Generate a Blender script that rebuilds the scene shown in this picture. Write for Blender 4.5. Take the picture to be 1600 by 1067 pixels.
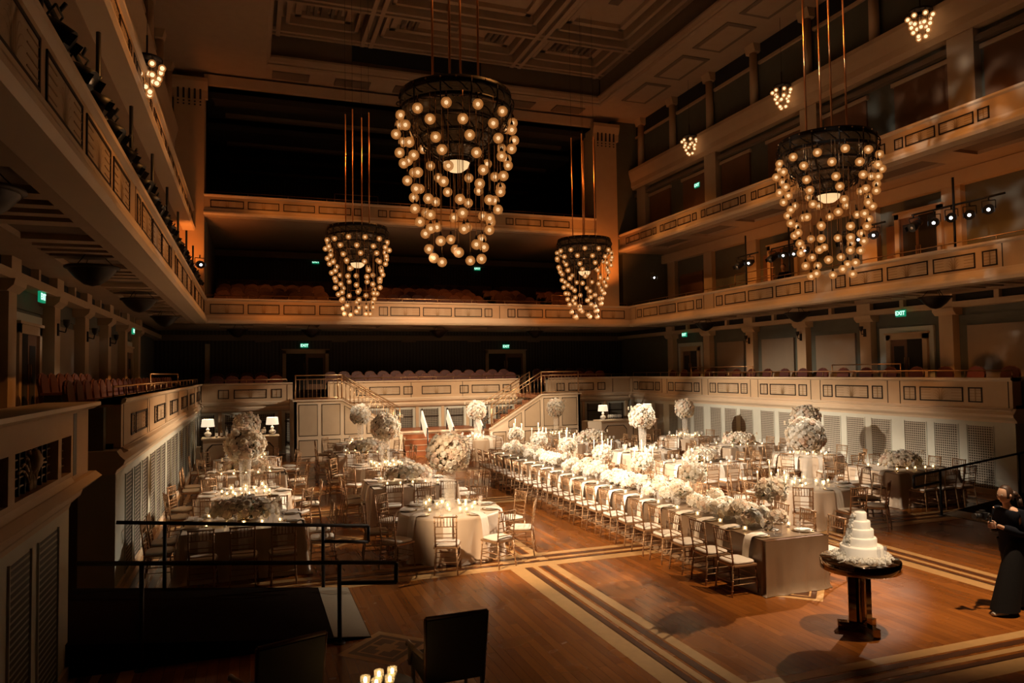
import bpy, bmesh, math, random
from mathutils import Vector, Matrix
for o in list(bpy.data.objects): bpy.data.objects.remove(o, do_unlink=True)
SC = bpy.context.scene
COL = SC.collection
PI = math.pi
rnd = random.Random(7)

# ------------------------------------------------------------------ camera
CAM_Z = 3.2
def look_camera():
    f, yaw, pit, rol = 1134.792, math.radians(-19.824), math.radians(2.338), math.radians(-0.815)
    fw = Vector((-math.sin(yaw)*math.cos(pit), math.cos(yaw)*math.cos(pit), math.sin(pit)))
    rt = fw.cross(Vector((0, 0, 1))).normalized(); up = rt.cross(fw)
    c, s = math.cos(rol), math.sin(rol)
    r2 = c*rt + s*up; u2 = -s*rt + c*up
    cd = bpy.data.cameras.new('camera'); co = bpy.data.objects.new('camera', cd); COL.objects.link(co)
    cd.sensor_width = 36; cd.sensor_fit = 'HORIZONTAL'; cd.lens = f/1600*36
    cd.clip_start = 0.1; cd.clip_end = 200
    m = Matrix((r2, u2, -fw)).transposed().to_4x4(); m.translation = Vector((0, 0, CAM_Z))
    co.matrix_world = m
    SC.camera = co
look_camera()

# ------------------------------------------------------------------ view, world, lights
SC.view_settings.view_transform = 'Standard'; SC.view_settings.look = 'None'
SC.view_settings.exposure = 0.0; SC.view_settings.gamma = 1.0; SC.view_settings.use_curve_mapping = False
W = bpy.data.worlds.new('world'); SC.world = W; W.use_nodes = True
W.node_tree.nodes['Background'].inputs[0].default_value = (0.7, 0.42, 0.25, 1)
W.node_tree.nodes['Background'].inputs[1].default_value = 0.004

def spot(name, loc, tgt, power, cone, col, blend=0.5, size=0.12, gobo=None):
    d = bpy.data.lights.new(name, 'SPOT'); d.energy = power; d.color = col
    d.spot_size = math.radians(cone); d.spot_blend = blend; d.shadow_soft_size = size
    o = bpy.data.objects.new(name, d); COL.objects.link(o); o.location = loc
    o.rotation_euler = (Vector(tgt)-Vector(loc)).to_track_quat('-Z', 'Y').to_euler()
    if gobo:                                   # a breakup pattern wheel in the stage lamp
        sc, lo, hi = gobo
        d.use_nodes = True; nt = d.node_tree; em = nt.nodes['Emission']
        tc = nt.nodes.new('ShaderNodeTexCoord'); nz = nt.nodes.new('ShaderNodeTexNoise')
        nz.inputs['Scale'].default_value = sc; nz.inputs['Detail'].default_value = 3.0
        rp = nt.nodes.new('ShaderNodeValToRGB')
        rp.color_ramp.elements[0].position = lo; rp.color_ramp.elements[0].color = (0, 0, 0, 1)
        rp.color_ramp.elements[1].position = hi; rp.color_ramp.elements[1].color = (1, 1, 1, 1)
        nt.links.new(tc.outputs['Normal'], nz.inputs['Vector']); nt.links.new(nz.outputs[0], rp.inputs[0])
        nt.links.new(rp.outputs[0], em.inputs['Strength'])
    return o
WARM = (1.0, 0.70, 0.43); AMB = (1.0, 0.29, 0.045); COOL = (1.0, 0.82, 0.62); ORG = (1.0, 0.38, 0.085)
# lamps on the right balcony pipes throw across the tables, those on the left balcony light the right side
spot('balcony_key', (16.4, 13.2, 6.95), (7.6, 9.3, 0.5), 8000, 22, COOL, 0.8, .06)
spot('balcony_key', (16.4, 13.8, 6.95), (7.3, 11.8, 0.8), 9500, 24, COOL, 0.8, .06)
spot('balcony_key', (16.4, 16.3, 6.95), (6.0, 15.4, 0.8), 8500, 34, COOL, 0.7, .06)
spot('balcony_key', (16.4, 19.5, 6.95), (6.0, 19.5, 0.8), 10500, 40, COOL, 0.7, .06)
spot('balcony_key', (16.4, 21.6, 6.95), (1.5, 18.5, 0.8), 13000, 26, WARM, 0.7, .06)
spot('balcony_key', (16.4, 23.5, 6.95), (5.2, 27.8, 1.2), 9500, 34, COOL, 0.8, .06)
spot('balcony_key', (-1.3, 7.4, 6.6), (5.6, 12.2, 0.5), 6500, 30, WARM, 0.6, .06)
spot('balcony_key', (-1.3, 10.9, 6.6), (10.2, 14.0, 0.5), 9500, 27, COOL, 0.8, .06)
spot('balcony_key', (-1.3, 15.9, 6.6), (11.5, 17.0, 0.4), 12500, 33, COOL, 0.8, .06)
spot('balcony_key', (-1.3, 20.9, 6.6), (13.5, 21.5, 0.6), 15000, 34, COOL, 0.8, .06)
spot('balcony_key', (-1.3, 23.0, 6.6), (8.5, 28.0, 1.2), 8000, 34, COOL, 0.8, .06)
spot('ceiling_key', (6.5, 10.0, 14.2), (7.8, 15.0, 0.7), 6500, 40, COOL, 0.8)
spot('ceiling_key', (9.0, 4.0, 14.2), (8.8, 8.6, 0.0), 12000, 29, WARM, 0.9)
spot('cake_spot', (2.6, 0.5, 8.5), (7.0, 7.0, 1.2), 2600, 8, COOL, 0.5)
spot('back_wash', (7.5, 12.0, 13.0), (7.6, 30.0, 1.5), 15000, 34, WARM, 0.8)
for y in (12.0, 18.0, 24.5):
    spot('fascia_wash', (7.4, y, 14.4), (16.7, y+1.2, 6.4), 2600, 42, ORG, 0.9, gobo=(7, .30, .62))
    spot('fascia_wash', (8.2, y, 14.4), (-1.7, y+.6, 6.4), 4200, 42, ORG, 0.9, gobo=(7, .30, .62))
for x in (2.0, 7.5, 13.0): spot('fascia_wash', (x, 18.0, 13.8), (x, 30.0, 7.2), 3600, 34, AMB, 0.9, gobo=(7, .30, .62))
spot('gobo_light', (3.0, 9.0, 12.0), (17.3, 14.6, 7.4), 6500, 34, (.95, .90, .80), 0.8, gobo=(34, .52, .72))
spot('gobo_light', (14.0, 16.0, 12.0), (-1.7, 18.0, 6.3), 2500, 34, (.95, .90, .80), 0.8, gobo=(30, .54, .70))
for x in (-2.0, 15.4):
    spot('column_uplight', (x, 28.4, 6.6), (x, 30.0, 9.2), 300, 90, (1.0, .26, .04), 0.9)
for y in (14.0, 19.0, 24.0): spot('box_fill', (17.5, y, 2.6), (18.9, y+.6, 3.4), 16, 130, (1.0, .36, .07), 0.9)  # unseen fill added to warm the terrace and balcony walls, no fixtures there
for y in (13.5, 18.0, 23.0): spot('box_fill', (17.3, y, 5.9), (18.9, y+.3, 7.2), 70, 140, (1.0, .30, .05), 0.9)
spot('box_fill', (-2.3, 15.5, 2.5), (-3.6, 16.5, 3.6), 14, 140, (1.0, .5, .18), 0.9)

# ------------------------------------------------------------------ materials
def mat(name, col, rough=0.6, metal=0.0, var=0.12, scale=3.0, bump=0.0, bscale=40, coat=0.0, sheen=0.0, spec=0.5):
    m = bpy.data.materials.new(name); m.use_nodes = True
    nt = m.node_tree; b = nt.nodes['Principled BSDF']
    b.inputs['Roughness'].default_value = rough; b.inputs['Metallic'].default_value = metal
    b.inputs['Specular IOR Level'].default_value = spec
    if coat: b.inputs['Coat Weight'].default_value = coat
    if sheen: b.inputs['Sheen Weight'].default_value = sheen
    tc = nt.nodes.new('ShaderNodeTexCoord'); nz = nt.nodes.new('ShaderNodeTexNoise')
    nz.inputs['Scale'].default_value = scale; nz.inputs['Detail'].default_value = 4
    mx = nt.nodes.new('ShaderNodeMix'); mx.data_type = 'RGBA'
    mx.inputs[6].default_value = (*[c*(1-var) for c in col], 1)
    mx.inputs[7].default_value = (*[min(1, c*(1+var)) for c in col], 1)
    nt.links.new(tc.outputs['Object'], nz.inputs['Vector']); nt.links.new(nz.outputs[0], mx.inputs[0])
    nt.links.new(mx.outputs[2], b.inputs['Base Color'])
    if bump:
        n2 = nt.nodes.new('ShaderNodeTexNoise'); n2.inputs['Scale'].default_value = bscale
        bp = nt.nodes.new('ShaderNodeBump'); bp.inputs['Strength'].default_value = bump; bp.inputs['Distance'].default_value = 0.02
        nt.links.new(tc.outputs['Object'], n2.inputs['Vector']); nt.links.new(n2.outputs[0], bp.inputs['Height'])
        nt.links.new(bp.outputs[0], b.inputs['Normal'])
    return m
def emit(name, col, strength, base=(0.05, 0.05, 0.05)):
    m = bpy.data.materials.new(name); m.use_nodes = True
    b = m.node_tree.nodes['Principled BSDF']
    b.inputs['Base Color'].default_value = (*base, 1); b.inputs['Emission Color'].default_value = (*col, 1)
    b.inputs['Emission Strength'].default_value = strength
    return m
def glassy(name, col, trans, rough=0.03, glow=None):
    m = bpy.data.materials.new(name); m.use_nodes = True; nt = m.node_tree; nt.nodes.clear()
    out = nt.nodes.new('ShaderNodeOutputMaterial'); tr = nt.nodes.new('ShaderNodeBsdfTransparent')
    b = nt.nodes.new('ShaderNodeBsdfPrincipled'); mx = nt.nodes.new('ShaderNodeMixShader')
    b.inputs['Base Color'].default_value = (*col, 1); b.inputs['Roughness'].default_value = rough
    if glow:
        b.inputs['Emission Color'].default_value = (*glow[:3], 1); b.inputs['Emission Strength'].default_value = glow[3]
    nz = nt.nodes.new('ShaderNodeTexNoise'); nz.inputs['Scale'].default_value = 6
    ma = nt.nodes.new('ShaderNodeMath'); ma.operation = 'MULTIPLY_ADD'; ma.inputs[1].default_value = 0.06; ma.inputs[2].default_value = 1-trans-0.03
    nt.links.new(nz.outputs[0], ma.inputs[0]); nt.links.new(ma.outputs[0], mx.inputs[0])
    nt.links.new(tr.outputs[0], mx.inputs[1]); nt.links.new(b.outputs[0], mx.inputs[2]); nt.links.new(mx.outputs[0], out.inputs[0])
    return m
def lattice(name, bar, dark, axis, su, sz, wu, wz):
    """a pierced grille: bars of one colour over a dark void, laid out in the hall's own metres"""
    m = bpy.data.materials.new(name); m.use_nodes = True; nt = m.node_tree; b = nt.nodes['Principled BSDF']
    b.inputs['Roughness'].default_value = 0.6
    tc = nt.nodes.new('ShaderNodeTexCoord'); sp = nt.nodes.new('ShaderNodeSeparateXYZ'); nt.links.new(tc.outputs['Object'], sp.inputs[0])
    def bars(sock, step, w):
        a = nt.nodes.new('ShaderNodeMath'); a.operation = 'DIVIDE'; a.inputs[1].default_value = step; nt.links.new(sock, a.inputs[0])
        f = nt.nodes.new('ShaderNodeMath'); f.operation = 'FRACT'; nt.links.new(a.outputs[0], f.inputs[0])
        l = nt.nodes.new('ShaderNodeMath'); l.operation = 'LESS_THAN'; l.inputs[1].default_value = w; nt.links.new(f.outputs[0], l.inputs[0])
        return l.outputs[0]
    mx = nt.nodes.new('ShaderNodeMath'); mx.operation = 'MAXIMUM'
    nt.links.new(bars(sp.outputs[axis], su, wu), mx.inputs[0]); nt.links.new(bars(sp.outputs[2], sz, wz), mx.inputs[1])
    c = nt.nodes.new('ShaderNodeMix'); c.data_type = 'RGBA'; c.inputs[6].default_value = (*dark, 1); c.inputs[7].default_value = (*bar, 1)
    nt.links.new(mx.outputs[0], c.inputs[0]); nt.links.new(c.outputs[2], b.inputs['Base Color'])
    bp = nt.nodes.new('ShaderNodeBump'); bp.inputs['Distance'].default_value = 0.02; bp.inputs['Strength'].default_value = 0.6
    nt.links.new(mx.outputs[0], bp.inputs['Height']); nt.links.new(bp.outputs[0], b.inputs['Normal'])
    return m
def wood_floor():
    m = bpy.data.materials.new('parquet'); m.use_nodes = True; nt = m.node_tree; b = nt.nodes['Principled BSDF']
    tc = nt.nodes.new('ShaderNodeTexCoord'); mp = nt.nodes.new('ShaderNodeMapping'); mp.inputs['Rotation'].default_value = (0, 0, PI/2)
    br = nt.nodes.new('ShaderNodeTexBrick'); br.inputs['Scale'].default_value = 1.0
    br.inputs['Brick Width'].default_value = 1.6; br.inputs['Row Height'].default_value = 0.11; br.inputs['Mortar Size'].default_value = 0.0015
    br.inputs['Color1'].default_value = (.32, .105, .018, 1); br.inputs['Color2'].default_value = (.20, .062, .010, 1); br.inputs['Mortar'].default_value = (.04, .013, .006, 1)
    mp2 = nt.nodes.new('ShaderNodeMapping'); mp2.inputs['Scale'].default_value = (14, 1.2, 1)
    nz = nt.nodes.new('ShaderNodeTexNoise'); nz.inputs['Scale'].default_value = 2.0; nz.inputs['Detail'].default_value = 6
    mx = nt.nodes.new('ShaderNodeMix'); mx.data_type = 'RGBA'; mx.blend_type = 'MULTIPLY'; mx.inputs[0].default_value = 0.6
    L = nt.links.new
    L(tc.outputs['Object'], mp.inputs[0]); L(mp.outputs[0], br.inputs[0]); L(tc.outputs['Object'], mp2.inputs[0]); L(mp2.outputs[0], nz.inputs['Vector'])
    rp = nt.nodes.new('ShaderNodeValToRGB'); rp.color_ramp.elements[0].color = (.5, .5, .5, 1); rp.color_ramp.elements[1].color = (1.25, 1.2, 1.1, 1); L(nz.outputs[0], rp.inputs[0])
    L(br.outputs[0], mx.inputs[6]); L(rp.outputs[0], mx.inputs[7]); L(mx.outputs[2], b.inputs['Base Color'])
    b.inputs['Roughness'].default_value = 0.24
    n3 = nt.nodes.new('ShaderNodeTexNoise'); n3.inputs['Scale'].default_value = 1.3
    r3 = nt.nodes.new('ShaderNodeMapRange'); r3.inputs[3].default_value = .18; r3.inputs[4].default_value = .34; L(tc.outputs['Object'], n3.inputs['Vector']); L(n3.outputs[0], r3.inputs[0]); L(r3.outputs[0], b.inputs['Roughness'])
    return m
def petal(name, col):
    m = mat(name, col, .7, var=.05, scale=9); nt = m.node_tree; b = nt.nodes['Principled BSDF']; out = nt.nodes['Material Output']
    t = nt.nodes.new('ShaderNodeBsdfTranslucent'); t.inputs[0].default_value = (*col, 1); mx = nt.nodes.new('ShaderNodeMixShader'); mx.inputs[0].default_value = .45
    nt.links.new(b.outputs[0], mx.inputs[1]); nt.links.new(t.outputs[0], mx.inputs[2]); nt.links.new(mx.outputs[0], out.inputs[0])
    return m
M = dict(
    plaster=mat('cream_plaster', (.50, .35, .21), .7, var=.08, bump=.1),
    trimw=mat('ivory_trim', (.64, .50, .35), .5, var=.05),
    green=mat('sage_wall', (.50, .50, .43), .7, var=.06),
    panel=mat('brown_wall_panel', (.27, .20, .135), .75, var=.08),
    tan=mat('tan_panel', (.46, .34, .22), .7, var=.08),
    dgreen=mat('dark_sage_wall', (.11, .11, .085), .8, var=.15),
    dark=mat('dark_recess', (.025, .02, .016), .9),
    black=mat('black_metal', (.012, .012, .013), .45),
    walnut=mat('walnut_panel', (.16, .075, .035), .55, var=.3, scale=1.5),
    bronze=mat('bronze_line', (.028, .016, .009), .5, .4),
    gilt=mat('gilt_relief', (.30, .19, .09), .5, .3),
    brass=mat('brass_rail', (.50, .30, .15), .35, .9),
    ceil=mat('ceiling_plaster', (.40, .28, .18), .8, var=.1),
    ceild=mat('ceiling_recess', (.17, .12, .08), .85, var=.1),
    slot=mat('blue_black_slot', (.010, .014, .022), .6),
    lat=lattice('square_grille', (.42, .38, .31), (.06, .045, .03), 1, .062, .062, .30, .30),
    louv=lattice('louvre_grille', (.33, .30, .25), (.022, .018, .013), 1, 4.0, .062, .0, .33),
    latb=lattice('back_grille', (.26, .23, .18), (.03, .024, .018), 0, .075, .075, .28, .28),
    pleat=lattice('pleated_wall', (.045, .038, .03), (.018, .015, .012), 0, .16, 50., .5, .0),
    floor=wood_floor(),
    maple=mat('maple_inlay', (.52, .30, .12), .3, var=.2, scale=8),
    ebony=mat('dark_inlay', (.085, .03, .012), .3, var=.3, scale=8),
    oak=mat('stair_wood', (.24, .075, .025), .4, var=.25, scale=6),
    gold=mat('gold_chair_lacquer', (.36, .205, .10), .36, .35, var=.2, scale=20),
    cushion=mat('ivory_cushion', (.76, .68, .58), .75, var=.04),
    satin=mat('champagne_satin', (.60, .46, .33), .42, var=.07, sheen=.3, bump=.08, bscale=8),
    taupe=mat('taupe_satin', (.23, .15, .09), .34, .1, var=.15, bump=.1, bscale=9),
    napkin=mat('ivory_napkin', (.80, .72, .62), .55, var=.04),
    china=mat('white_china', (.82, .78, .72), .2, var=.02),
    charger=mat('gold_charger', (.55, .38, .2), .25, .7),
    silver=mat('silver_cutlery', (.7, .65, .58), .2, 1.0),
    white=petal('white_petal', (.90, .86, .78)),
    cream=petal('cream_petal', (.88, .78, .64)),
    blush=petal('blush_petal', (.86, .70, .57)),
    rose_core=mat('dark_core', (.11, .09, .05), .9, var=.3, scale=20),  # dark core that shows in the gaps between the roses
    leaf=mat('dark_leaf', (.07, .075, .03), .6, var=.4, scale=9),
    wax=mat('ivory_wax', (.85, .78, .64), .5, var=.03),
    glass=glassy('clear_glass', (.9, .88, .84), .74),
    mist=glassy('misted_vase_glass', (.85, .8, .72), .74),
    flame=emit('candle_flame', (1, .60, .22), 18),
    shade=emit('lit_lampshade', (1, .78, .52), .95, (.8, .75, .65)),
    lampb=mat('white_lamp_base', (.8, .76, .7), .25),
    red=mat('red_velvet', (.06, .008, .005), .6, var=.25, sheen=.1),
    redw=mat('seat_wood', (.14, .045, .018), .3, var=.2),
    copper=mat('copper_rod', (.70, .33, .15), .3, .9),
    iron=mat('dark_bronze_frame', (.016, .010, .007), .4, .5),
    amber=glassy('amber_glass_panel', (.035, .017, .008), .10, .25, (1, .42, .12, .012)),
    globe=glassy('frosted_globe', (.26, .14, .06), .40, .5, (1, .36, .08, .30)),
    globe2=glassy('globe_glow', (.3, .2, .1), .55, .5, (1, .50, .17, .55)),
    bulb=emit('globe_lamp', (1, .74, .44), 3.0, (.8, .7, .5)),
    bowl=emit('lit_bowl', (1, .66, .32), .9, (.8, .7, .5)),
    lens=emit('lit_lens', (.95, .97, 1.0), 9),
    lensoff=mat('glint_lens', (.6, .6, .62), .15, .6),  # lightened so the lens colour itself carries a glint
    exitg=emit('exit_green', (.01, .42, .20), .55, (.0, .1, .05)),
    exitl=emit('exit_letters', (.55, 1.0, .75), 1.6),
    mirror=mat('smoked_mirror', (.32, .24, .17), .06, 1.0, var=.03),
    icing=mat('white_icing', (.86, .80, .70), .5, var=.02),
    carpet=mat('dark_carpet', (.014, .008, .005), .95, var=.3, scale=30, spec=.04),
    pale=mat('pale_ramp_strip', (.34, .28, .20), .8, var=.12, scale=40),
    skin=mat('skin', (.55, .33, .22), .55, var=.06),
    hair=mat('brown_hair', (.04, .017, .008), .55, var=.4, scale=60),
    navy=mat('navy_top', (.007, .008, .013), .9, spec=.15),
    dots=mat('speckled_trousers', (.011, .010, .010), .9, var=.95, scale=160, spec=.15),
    shoe=mat('pale_shoe', (.55, .5, .44), .5),
    chairfab=mat('grey_upholstery', (.10, .09, .075), .85, var=.1),
    chairw=mat('pale_chair_wood', (.25, .17, .10), .45),
    bottle=mat('dark_bottle_glass', (.03, .03, .015), .08),
    amberb=mat('amber_bottle_glass', (.25, .11, .03), .1),
)

# ------------------------------------------------------------------ mesh helpers
class MB:
    def __init__(s): s.v = []; s.f = []; s.m = []; s.sm = []; s.mats = []
    def mi(s, m):
        if m not in s.mats: s.mats.append(m)
        return s.mats.index(m)
    def face(s, idx, m, smooth=False): s.f.append(idx); s.m.append(s.mi(m)); s.sm.append(smooth)
    def hexa(s, p, m):
        n = len(s.v); s.v += p
        for q in ((0, 3, 2, 1), (4, 5, 6, 7), (0, 1, 5, 4), (1, 2, 6, 5), (2, 3, 7, 6), (3, 0, 4, 7)): s.face([n+i for i in q], m)
    def box(s, x0, y0, z0, x1, y1, z1, m):
        s.hexa([(x0, y0, z0), (x1, y0, z0), (x1, y1, z0), (x0, y1, z0), (x0, y0, z1), (x1, y0, z1), (x1, y1, z1), (x0, y1, z1)], m)
    def pbox(s, P, u0, u1, d0, d1, z0, z1, m):
        s.hexa([tuple(P(u, d, z)) for z in (z0, z1) for u, d in ((u0, d0), (u1, d0), (u1, d1), (u0, d1))], m)
    def pprism(s, P, poly, u0, u1, m):
        """poly of (d, z) swept along u"""
        n = len(s.v); k = len(poly)
        for u in (u0, u1): s.v += [tuple(P(u, d, z)) for d, z in poly]
        for i in range(k): s.face([n+i, n+(i+1) % k, n+k+(i+1) % k, n+k+i], m)
        s.face([n+i for i in range(k)], m); s.face([n+k+i for i in range(k)], m)
    def tube(s, a, b, r, m, seg=6, r2=None, cap=True):
        a = Vector(a); b = Vector(b); d = (b-a)
        if d.length < 1e-6: return
        d.normalize(); x = d.orthogonal().normalized(); y = d.cross(x); r2 = r if r2 is None else r2
        n = len(s.v)
        for p, rr in ((a, r), (b, r2)):
            for i in range(seg):
                t = 2*PI*i/seg; s.v.append(tuple(p+rr*(math.cos(t)*x+math.sin(t)*y)))
        for i in range(seg): s.face([n+i, n+(i+1) % seg, n+seg+(i+1) % seg, n+seg+i], m, seg > 4)
        if cap: s.face([n+i for i in range(seg)], m); s.face([n+seg+i for i in range(seg)], m)
    def path(s, pts, r, m, seg=6):
        for a, b in zip(pts, pts[1:]): s.tube(a, b, r, m, seg)
    def lathe(s, prof, m, seg=16, c=(0, 0, 0), smooth=True, cap0=False, cap1=False):
        n = len(s.v); k = len(prof)
        for r, z in prof:
            for i in range(seg):
                t = 2*PI*i/seg; s.v.append((c[0]+r*math.cos(t), c[1]+r*math.sin(t), c[2]+z))
        for j in range(k-1):
            for i in range(seg): s.face([n+j*seg+i, n+j*seg+(i+1) % seg, n+(j+1)*seg+(i+1) % seg, n+(j+1)*seg+i], m, smooth)
        if cap0: s.face([n+i for i in range(seg)], m)
        if cap1: s.face([n+(k-1)*seg+i for i in range(seg)], m)
    def ball(s, c, r, m, seg=10, rings=6, sz=1.0):
        s.lathe([(max(1e-4, r*math.sin(PI*j/rings)), -r*sz*math.cos(PI*j/rings)) for j in range(rings+1)], m, seg, c)
    def grid(s, rows, m, closed=False, smooth=True):
        n = len(s.v); w = len(rows[0])
        for r in rows: s.v += [tuple(p) for p in r]
        for j in range(len(rows)-1):
            for i in range(w if closed else w-1):
                s.face([n+j*w+i, n+j*w+(i+1) % w, n+(j+1)*w+(i+1) % w, n+(j+1)*w+i], m, smooth)
    def mesh(s, name, normals=True):
        me = bpy.data.meshes.new(name); me.from_pydata(s.v, [], s.f)
        for m in s.mats: me.materials.append(m)
        me.polygons.foreach_set('material_index', s.m); me.polygons.foreach_set('use_smooth', s.sm)
        if normals:
            bm = bmesh.new(); bm.from_mesh(me); bmesh.ops.recalc_face_normals(bm, faces=bm.faces); bm.to_mesh(me); bm.free()
        me.update(); return me
def obj(name, mb, parent=None, loc=(0, 0, 0), rot=(0, 0, 0), label=None):
    me = mb if isinstance(mb, bpy.types.Mesh) else mb.mesh(name)
    o = bpy.data.objects.new(name, me); COL.objects.link(o); o.location = loc; o.rotation_euler = rot
    if parent: o.parent = parent
    if label: o['label'] = label
    return o
def tag(o, label, cat, group=None):
    o['label'] = label; o['category'] = cat
    if group: o['group'] = group
    return o
def thing(name, label, cat, loc=(0, 0, 0), rz=0, group=None):
    o = bpy.data.objects.new(name, None); o.empty_display_size = .1; COL.objects.link(o); o.location = loc; o.rotation_euler = (0, 0, rz)
    return tag(o, label, cat, group)
def struct(name, mb, parent=None):
    o = obj(name, mb, parent)
    if not parent: o['kind'] = 'structure'
    return o
KIDS = {}
def kids(o):
    return [c for c in bpy.data.objects if c.parent == o]
def dup(root, loc, rz, label, group=None, scale=None):
    if root.name not in KIDS: KIDS[root.name] = [(c, kids(c)) for c in kids(root)]
    r = root.copy(); COL.objects.link(r); r.location = loc; r.rotation_euler = (0, 0, rz); r['label'] = label
    if group: r['group'] = group
    if scale: r.scale = scale if isinstance(scale, tuple) else (scale,)*3
    for c, sub in KIDS[root.name]:
        n = c.copy(); COL.objects.link(n); n.parent = r
        for d in sub:
            e = d.copy(); COL.objects.link(e); e.parent = n
    return r
class Proto:
    """first placement moves the prototype itself, later ones copy it with its parts"""
    def __init__(s, build): s.build = build; s.root = None; s.used = False
    def place(s, loc, rz, label, group=None, scale=None):
        if s.root is None: s.root = s.build()
        if not s.used:
            s.used = True; s.first = (loc, rz, label, group, scale)
            r = s.root; r.location = loc; r.rotation_euler = (0, 0, rz); r['label'] = label
            if group: r['group'] = group
            if scale: r.scale = scale if isinstance(scale, tuple) else (scale,)*3
            return r
        return dup(s.root, loc, rz, label, group, scale)
_O = 'zeroth first second third fourth fifth sixth seventh eighth ninth tenth eleventh twelfth thirteenth fourteenth fifteenth sixteenth seventeenth eighteenth nineteenth twentieth'.split()
def nth(n):
    if n <= 20: return _O[n]
    t = {2: 'twenty', 3: 'thirty', 4: 'forty', 5: 'fifty'}[n//10]
    return t+'-'+_O[n % 10] if n % 10 else t.replace('ty', 'tieth')

# ------------------------------------------------------------------ the hall
XL, XR, YB = -1.83, 17.14, 30.92
def PR(x): return lambda u, d, z: (x-d, u, z)
def PL(x): return lambda u, d, z: (x+d, u, z)
def PB(y): return lambda u, d, z: (u, y-d, z)

def panel(mb, P, ua, ub, za, zb, big, lw=.034):
    mb.pbox(P, ua, ub, 0, .004, za, zb, M['gilt'] if False else M['tan'])
    for (a, b, c, d) in ((ua, ub, za, za+lw), (ua, ub, zb-lw, zb), (ua, ua+lw, za, zb), (ub-lw, ub, za, zb)): mb.pbox(P, a, b, 0, .016, c, d, M['bronze'])
    w = ub-ua; h = zb-za; cx = (ua+ub)/2
    if big:
        n = 5
        for i in range(1, n):
            z = za+h*i/n
            mb.pbox(P, ua+lw, cx-.24*w, 0, .01, z-.006, z+.006, M['gilt']); mb.pbox(P, cx+.24*w, ub-lw, 0, .01, z-.006, z+.006, M['gilt'])
        for sgn in (-1, 1):
            for k in range(4):
                a0 = .02+.02*k; pts = []
                for t in range(6):
                    q = t/5; pts.append((cx+sgn*(a0*w*.4+q**1.4*(.06+.05*k)*w), za+h*(.10+(.80-.16*k)*math.sin(q*PI*.62))))
                for (u0, z0), (u1, z1) in zip(pts, pts[1:]):
                    e = .009; nn = len(mb.v)
                    mb.v += [P(u0-e, .012, z0), P(u0+e, .012, z0), P(u1+e, .012, z1), P(u1-e, .012, z1)]; mb.face([nn, nn+1, nn+2, nn+3], M['gilt'])
    else:
        for i in range(1, 5): mb.pbox(P, ua+lw, ub-lw, 0, .01, za+h*i/5-.006, za+h*i/5+.006, M['gilt'])
        mb.pbox(P, cx-.012, cx+.012, 0, .012, za, zb, M['gilt'])

def fascia(name, P, u0, u1, z0, z1, panels, zp, joints, base=.24, thick=.35, plain=M['plaster'], end=0):
    mb = MB()
    mb.pbox(P, u0, u1, -thick, 0, z0+base*.5, z1, plain)
    t = M['trimw']
    mb.pprism(P, [(-thick, z0), (.05, z0), (.10, z0+base*.25), (.10, z0+base*.45), (.04, z0+base*.8), (.03, z0+base), (-thick, z0+base)], u0, u1+end, t)
    mb.pprism(P, [(-thick-.05, z1-.09), (.0, z1-.09), (.06, z1-.05), (.07, z1), (-thick-.05, z1)], u0, u1+end, t)
    for (a, b, big) in panels: panel(mb, P, a, b, zp[0], zp[1], big)
    for j in joints:
        mb.pbox(P, j-.012, j+.012, 0, .006, z0+base, z1-.09, M['bronze'])
    return struct(name, mb)
def rail(mb, P, u0, u1, d, z0, z1, step, m, r=.018, mid=False):
    n = max(1, round((u1-u0)/step))
    mb.tube(P(u0, d, z1), P(u1, d, z1), r, m)
    if mid: mb.tube(P(u0, d, (z0+z1)/2), P(u1, d, (z0+z1)/2), r*.7, m)
    for i in range(n+1):
        u = u0+(u1-u0)*i/n; mb.tube(P(u, d, z0), P(u, d, z1), r*.8, m, 5)

# floor with its inlaid bands and diamonds
fl = MB(); fl.box(-6, -3, -.3, 22, 40, 0, M['floor'])
def band(x0, y0, x1, y1, m, z=.0015): fl.box(x0, y0, -.01, x1, y1, z, m)
def triple(c, axis, lo, hi, zz):
    for off, hw, m in ((-.30, .13, 'maple'), (-.14, .045, 'ebony'), (0, .045, 'maple'), (.14, .05, 'ebony'), (.30, .075, 'maple')):
        if axis == 'y': band(c+off-hw, lo, c+off+hw, hi, M[m], zz)
        else: band(lo, c+off-hw, hi, c+off+hw, M[m], zz)
for cx in (-1.55, 4.38, 10.3, 16.2): triple(cx, 'y', 3.0, 30, .0015)
for cy in (5.9, 11.62, 17.34, 23.06): triple(cy, 'x', -1.8, 17.1, .0025)
def diamond(cx, cy, s):
    def poly(pts, m, z):
        n = len(fl.v); fl.v += [(cx+x*s, cy+y*s, z) for x, y in pts]; fl.face(list(range(n, n+len(pts))), m)
    poly([(-1, 0), (0, -1), (1, 0), (0, 1)], M['maple'], .0020); poly([(-.78, 0), (0, -.78), (.78, 0), (0, .78)], M['ebony'], .0024)
    poly([(-.6, 0), (0, -.6), (.6, 0), (0, .6)], M['maple'], .0028)
    for q in ((-.3, 0), (.3, 0), (0, .3), (0, -.3)):
        poly([(q[0]-.24, q[1]), (q[0], q[1]-.24), (q[0]+.24, q[1]), (q[0], q[1]+.24)], M['ebony'], .0032)
    poly([(-.25, 0), (0, -.25), (.25, 0), (0, .25)], M['maple'], .0036)
for cx in (1.5, 7.34, 13.2):
    for cy in (8.6, 14.4, 20.2, 26.0): diamond(cx, cy, .58)
struct('floor', fl)

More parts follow.
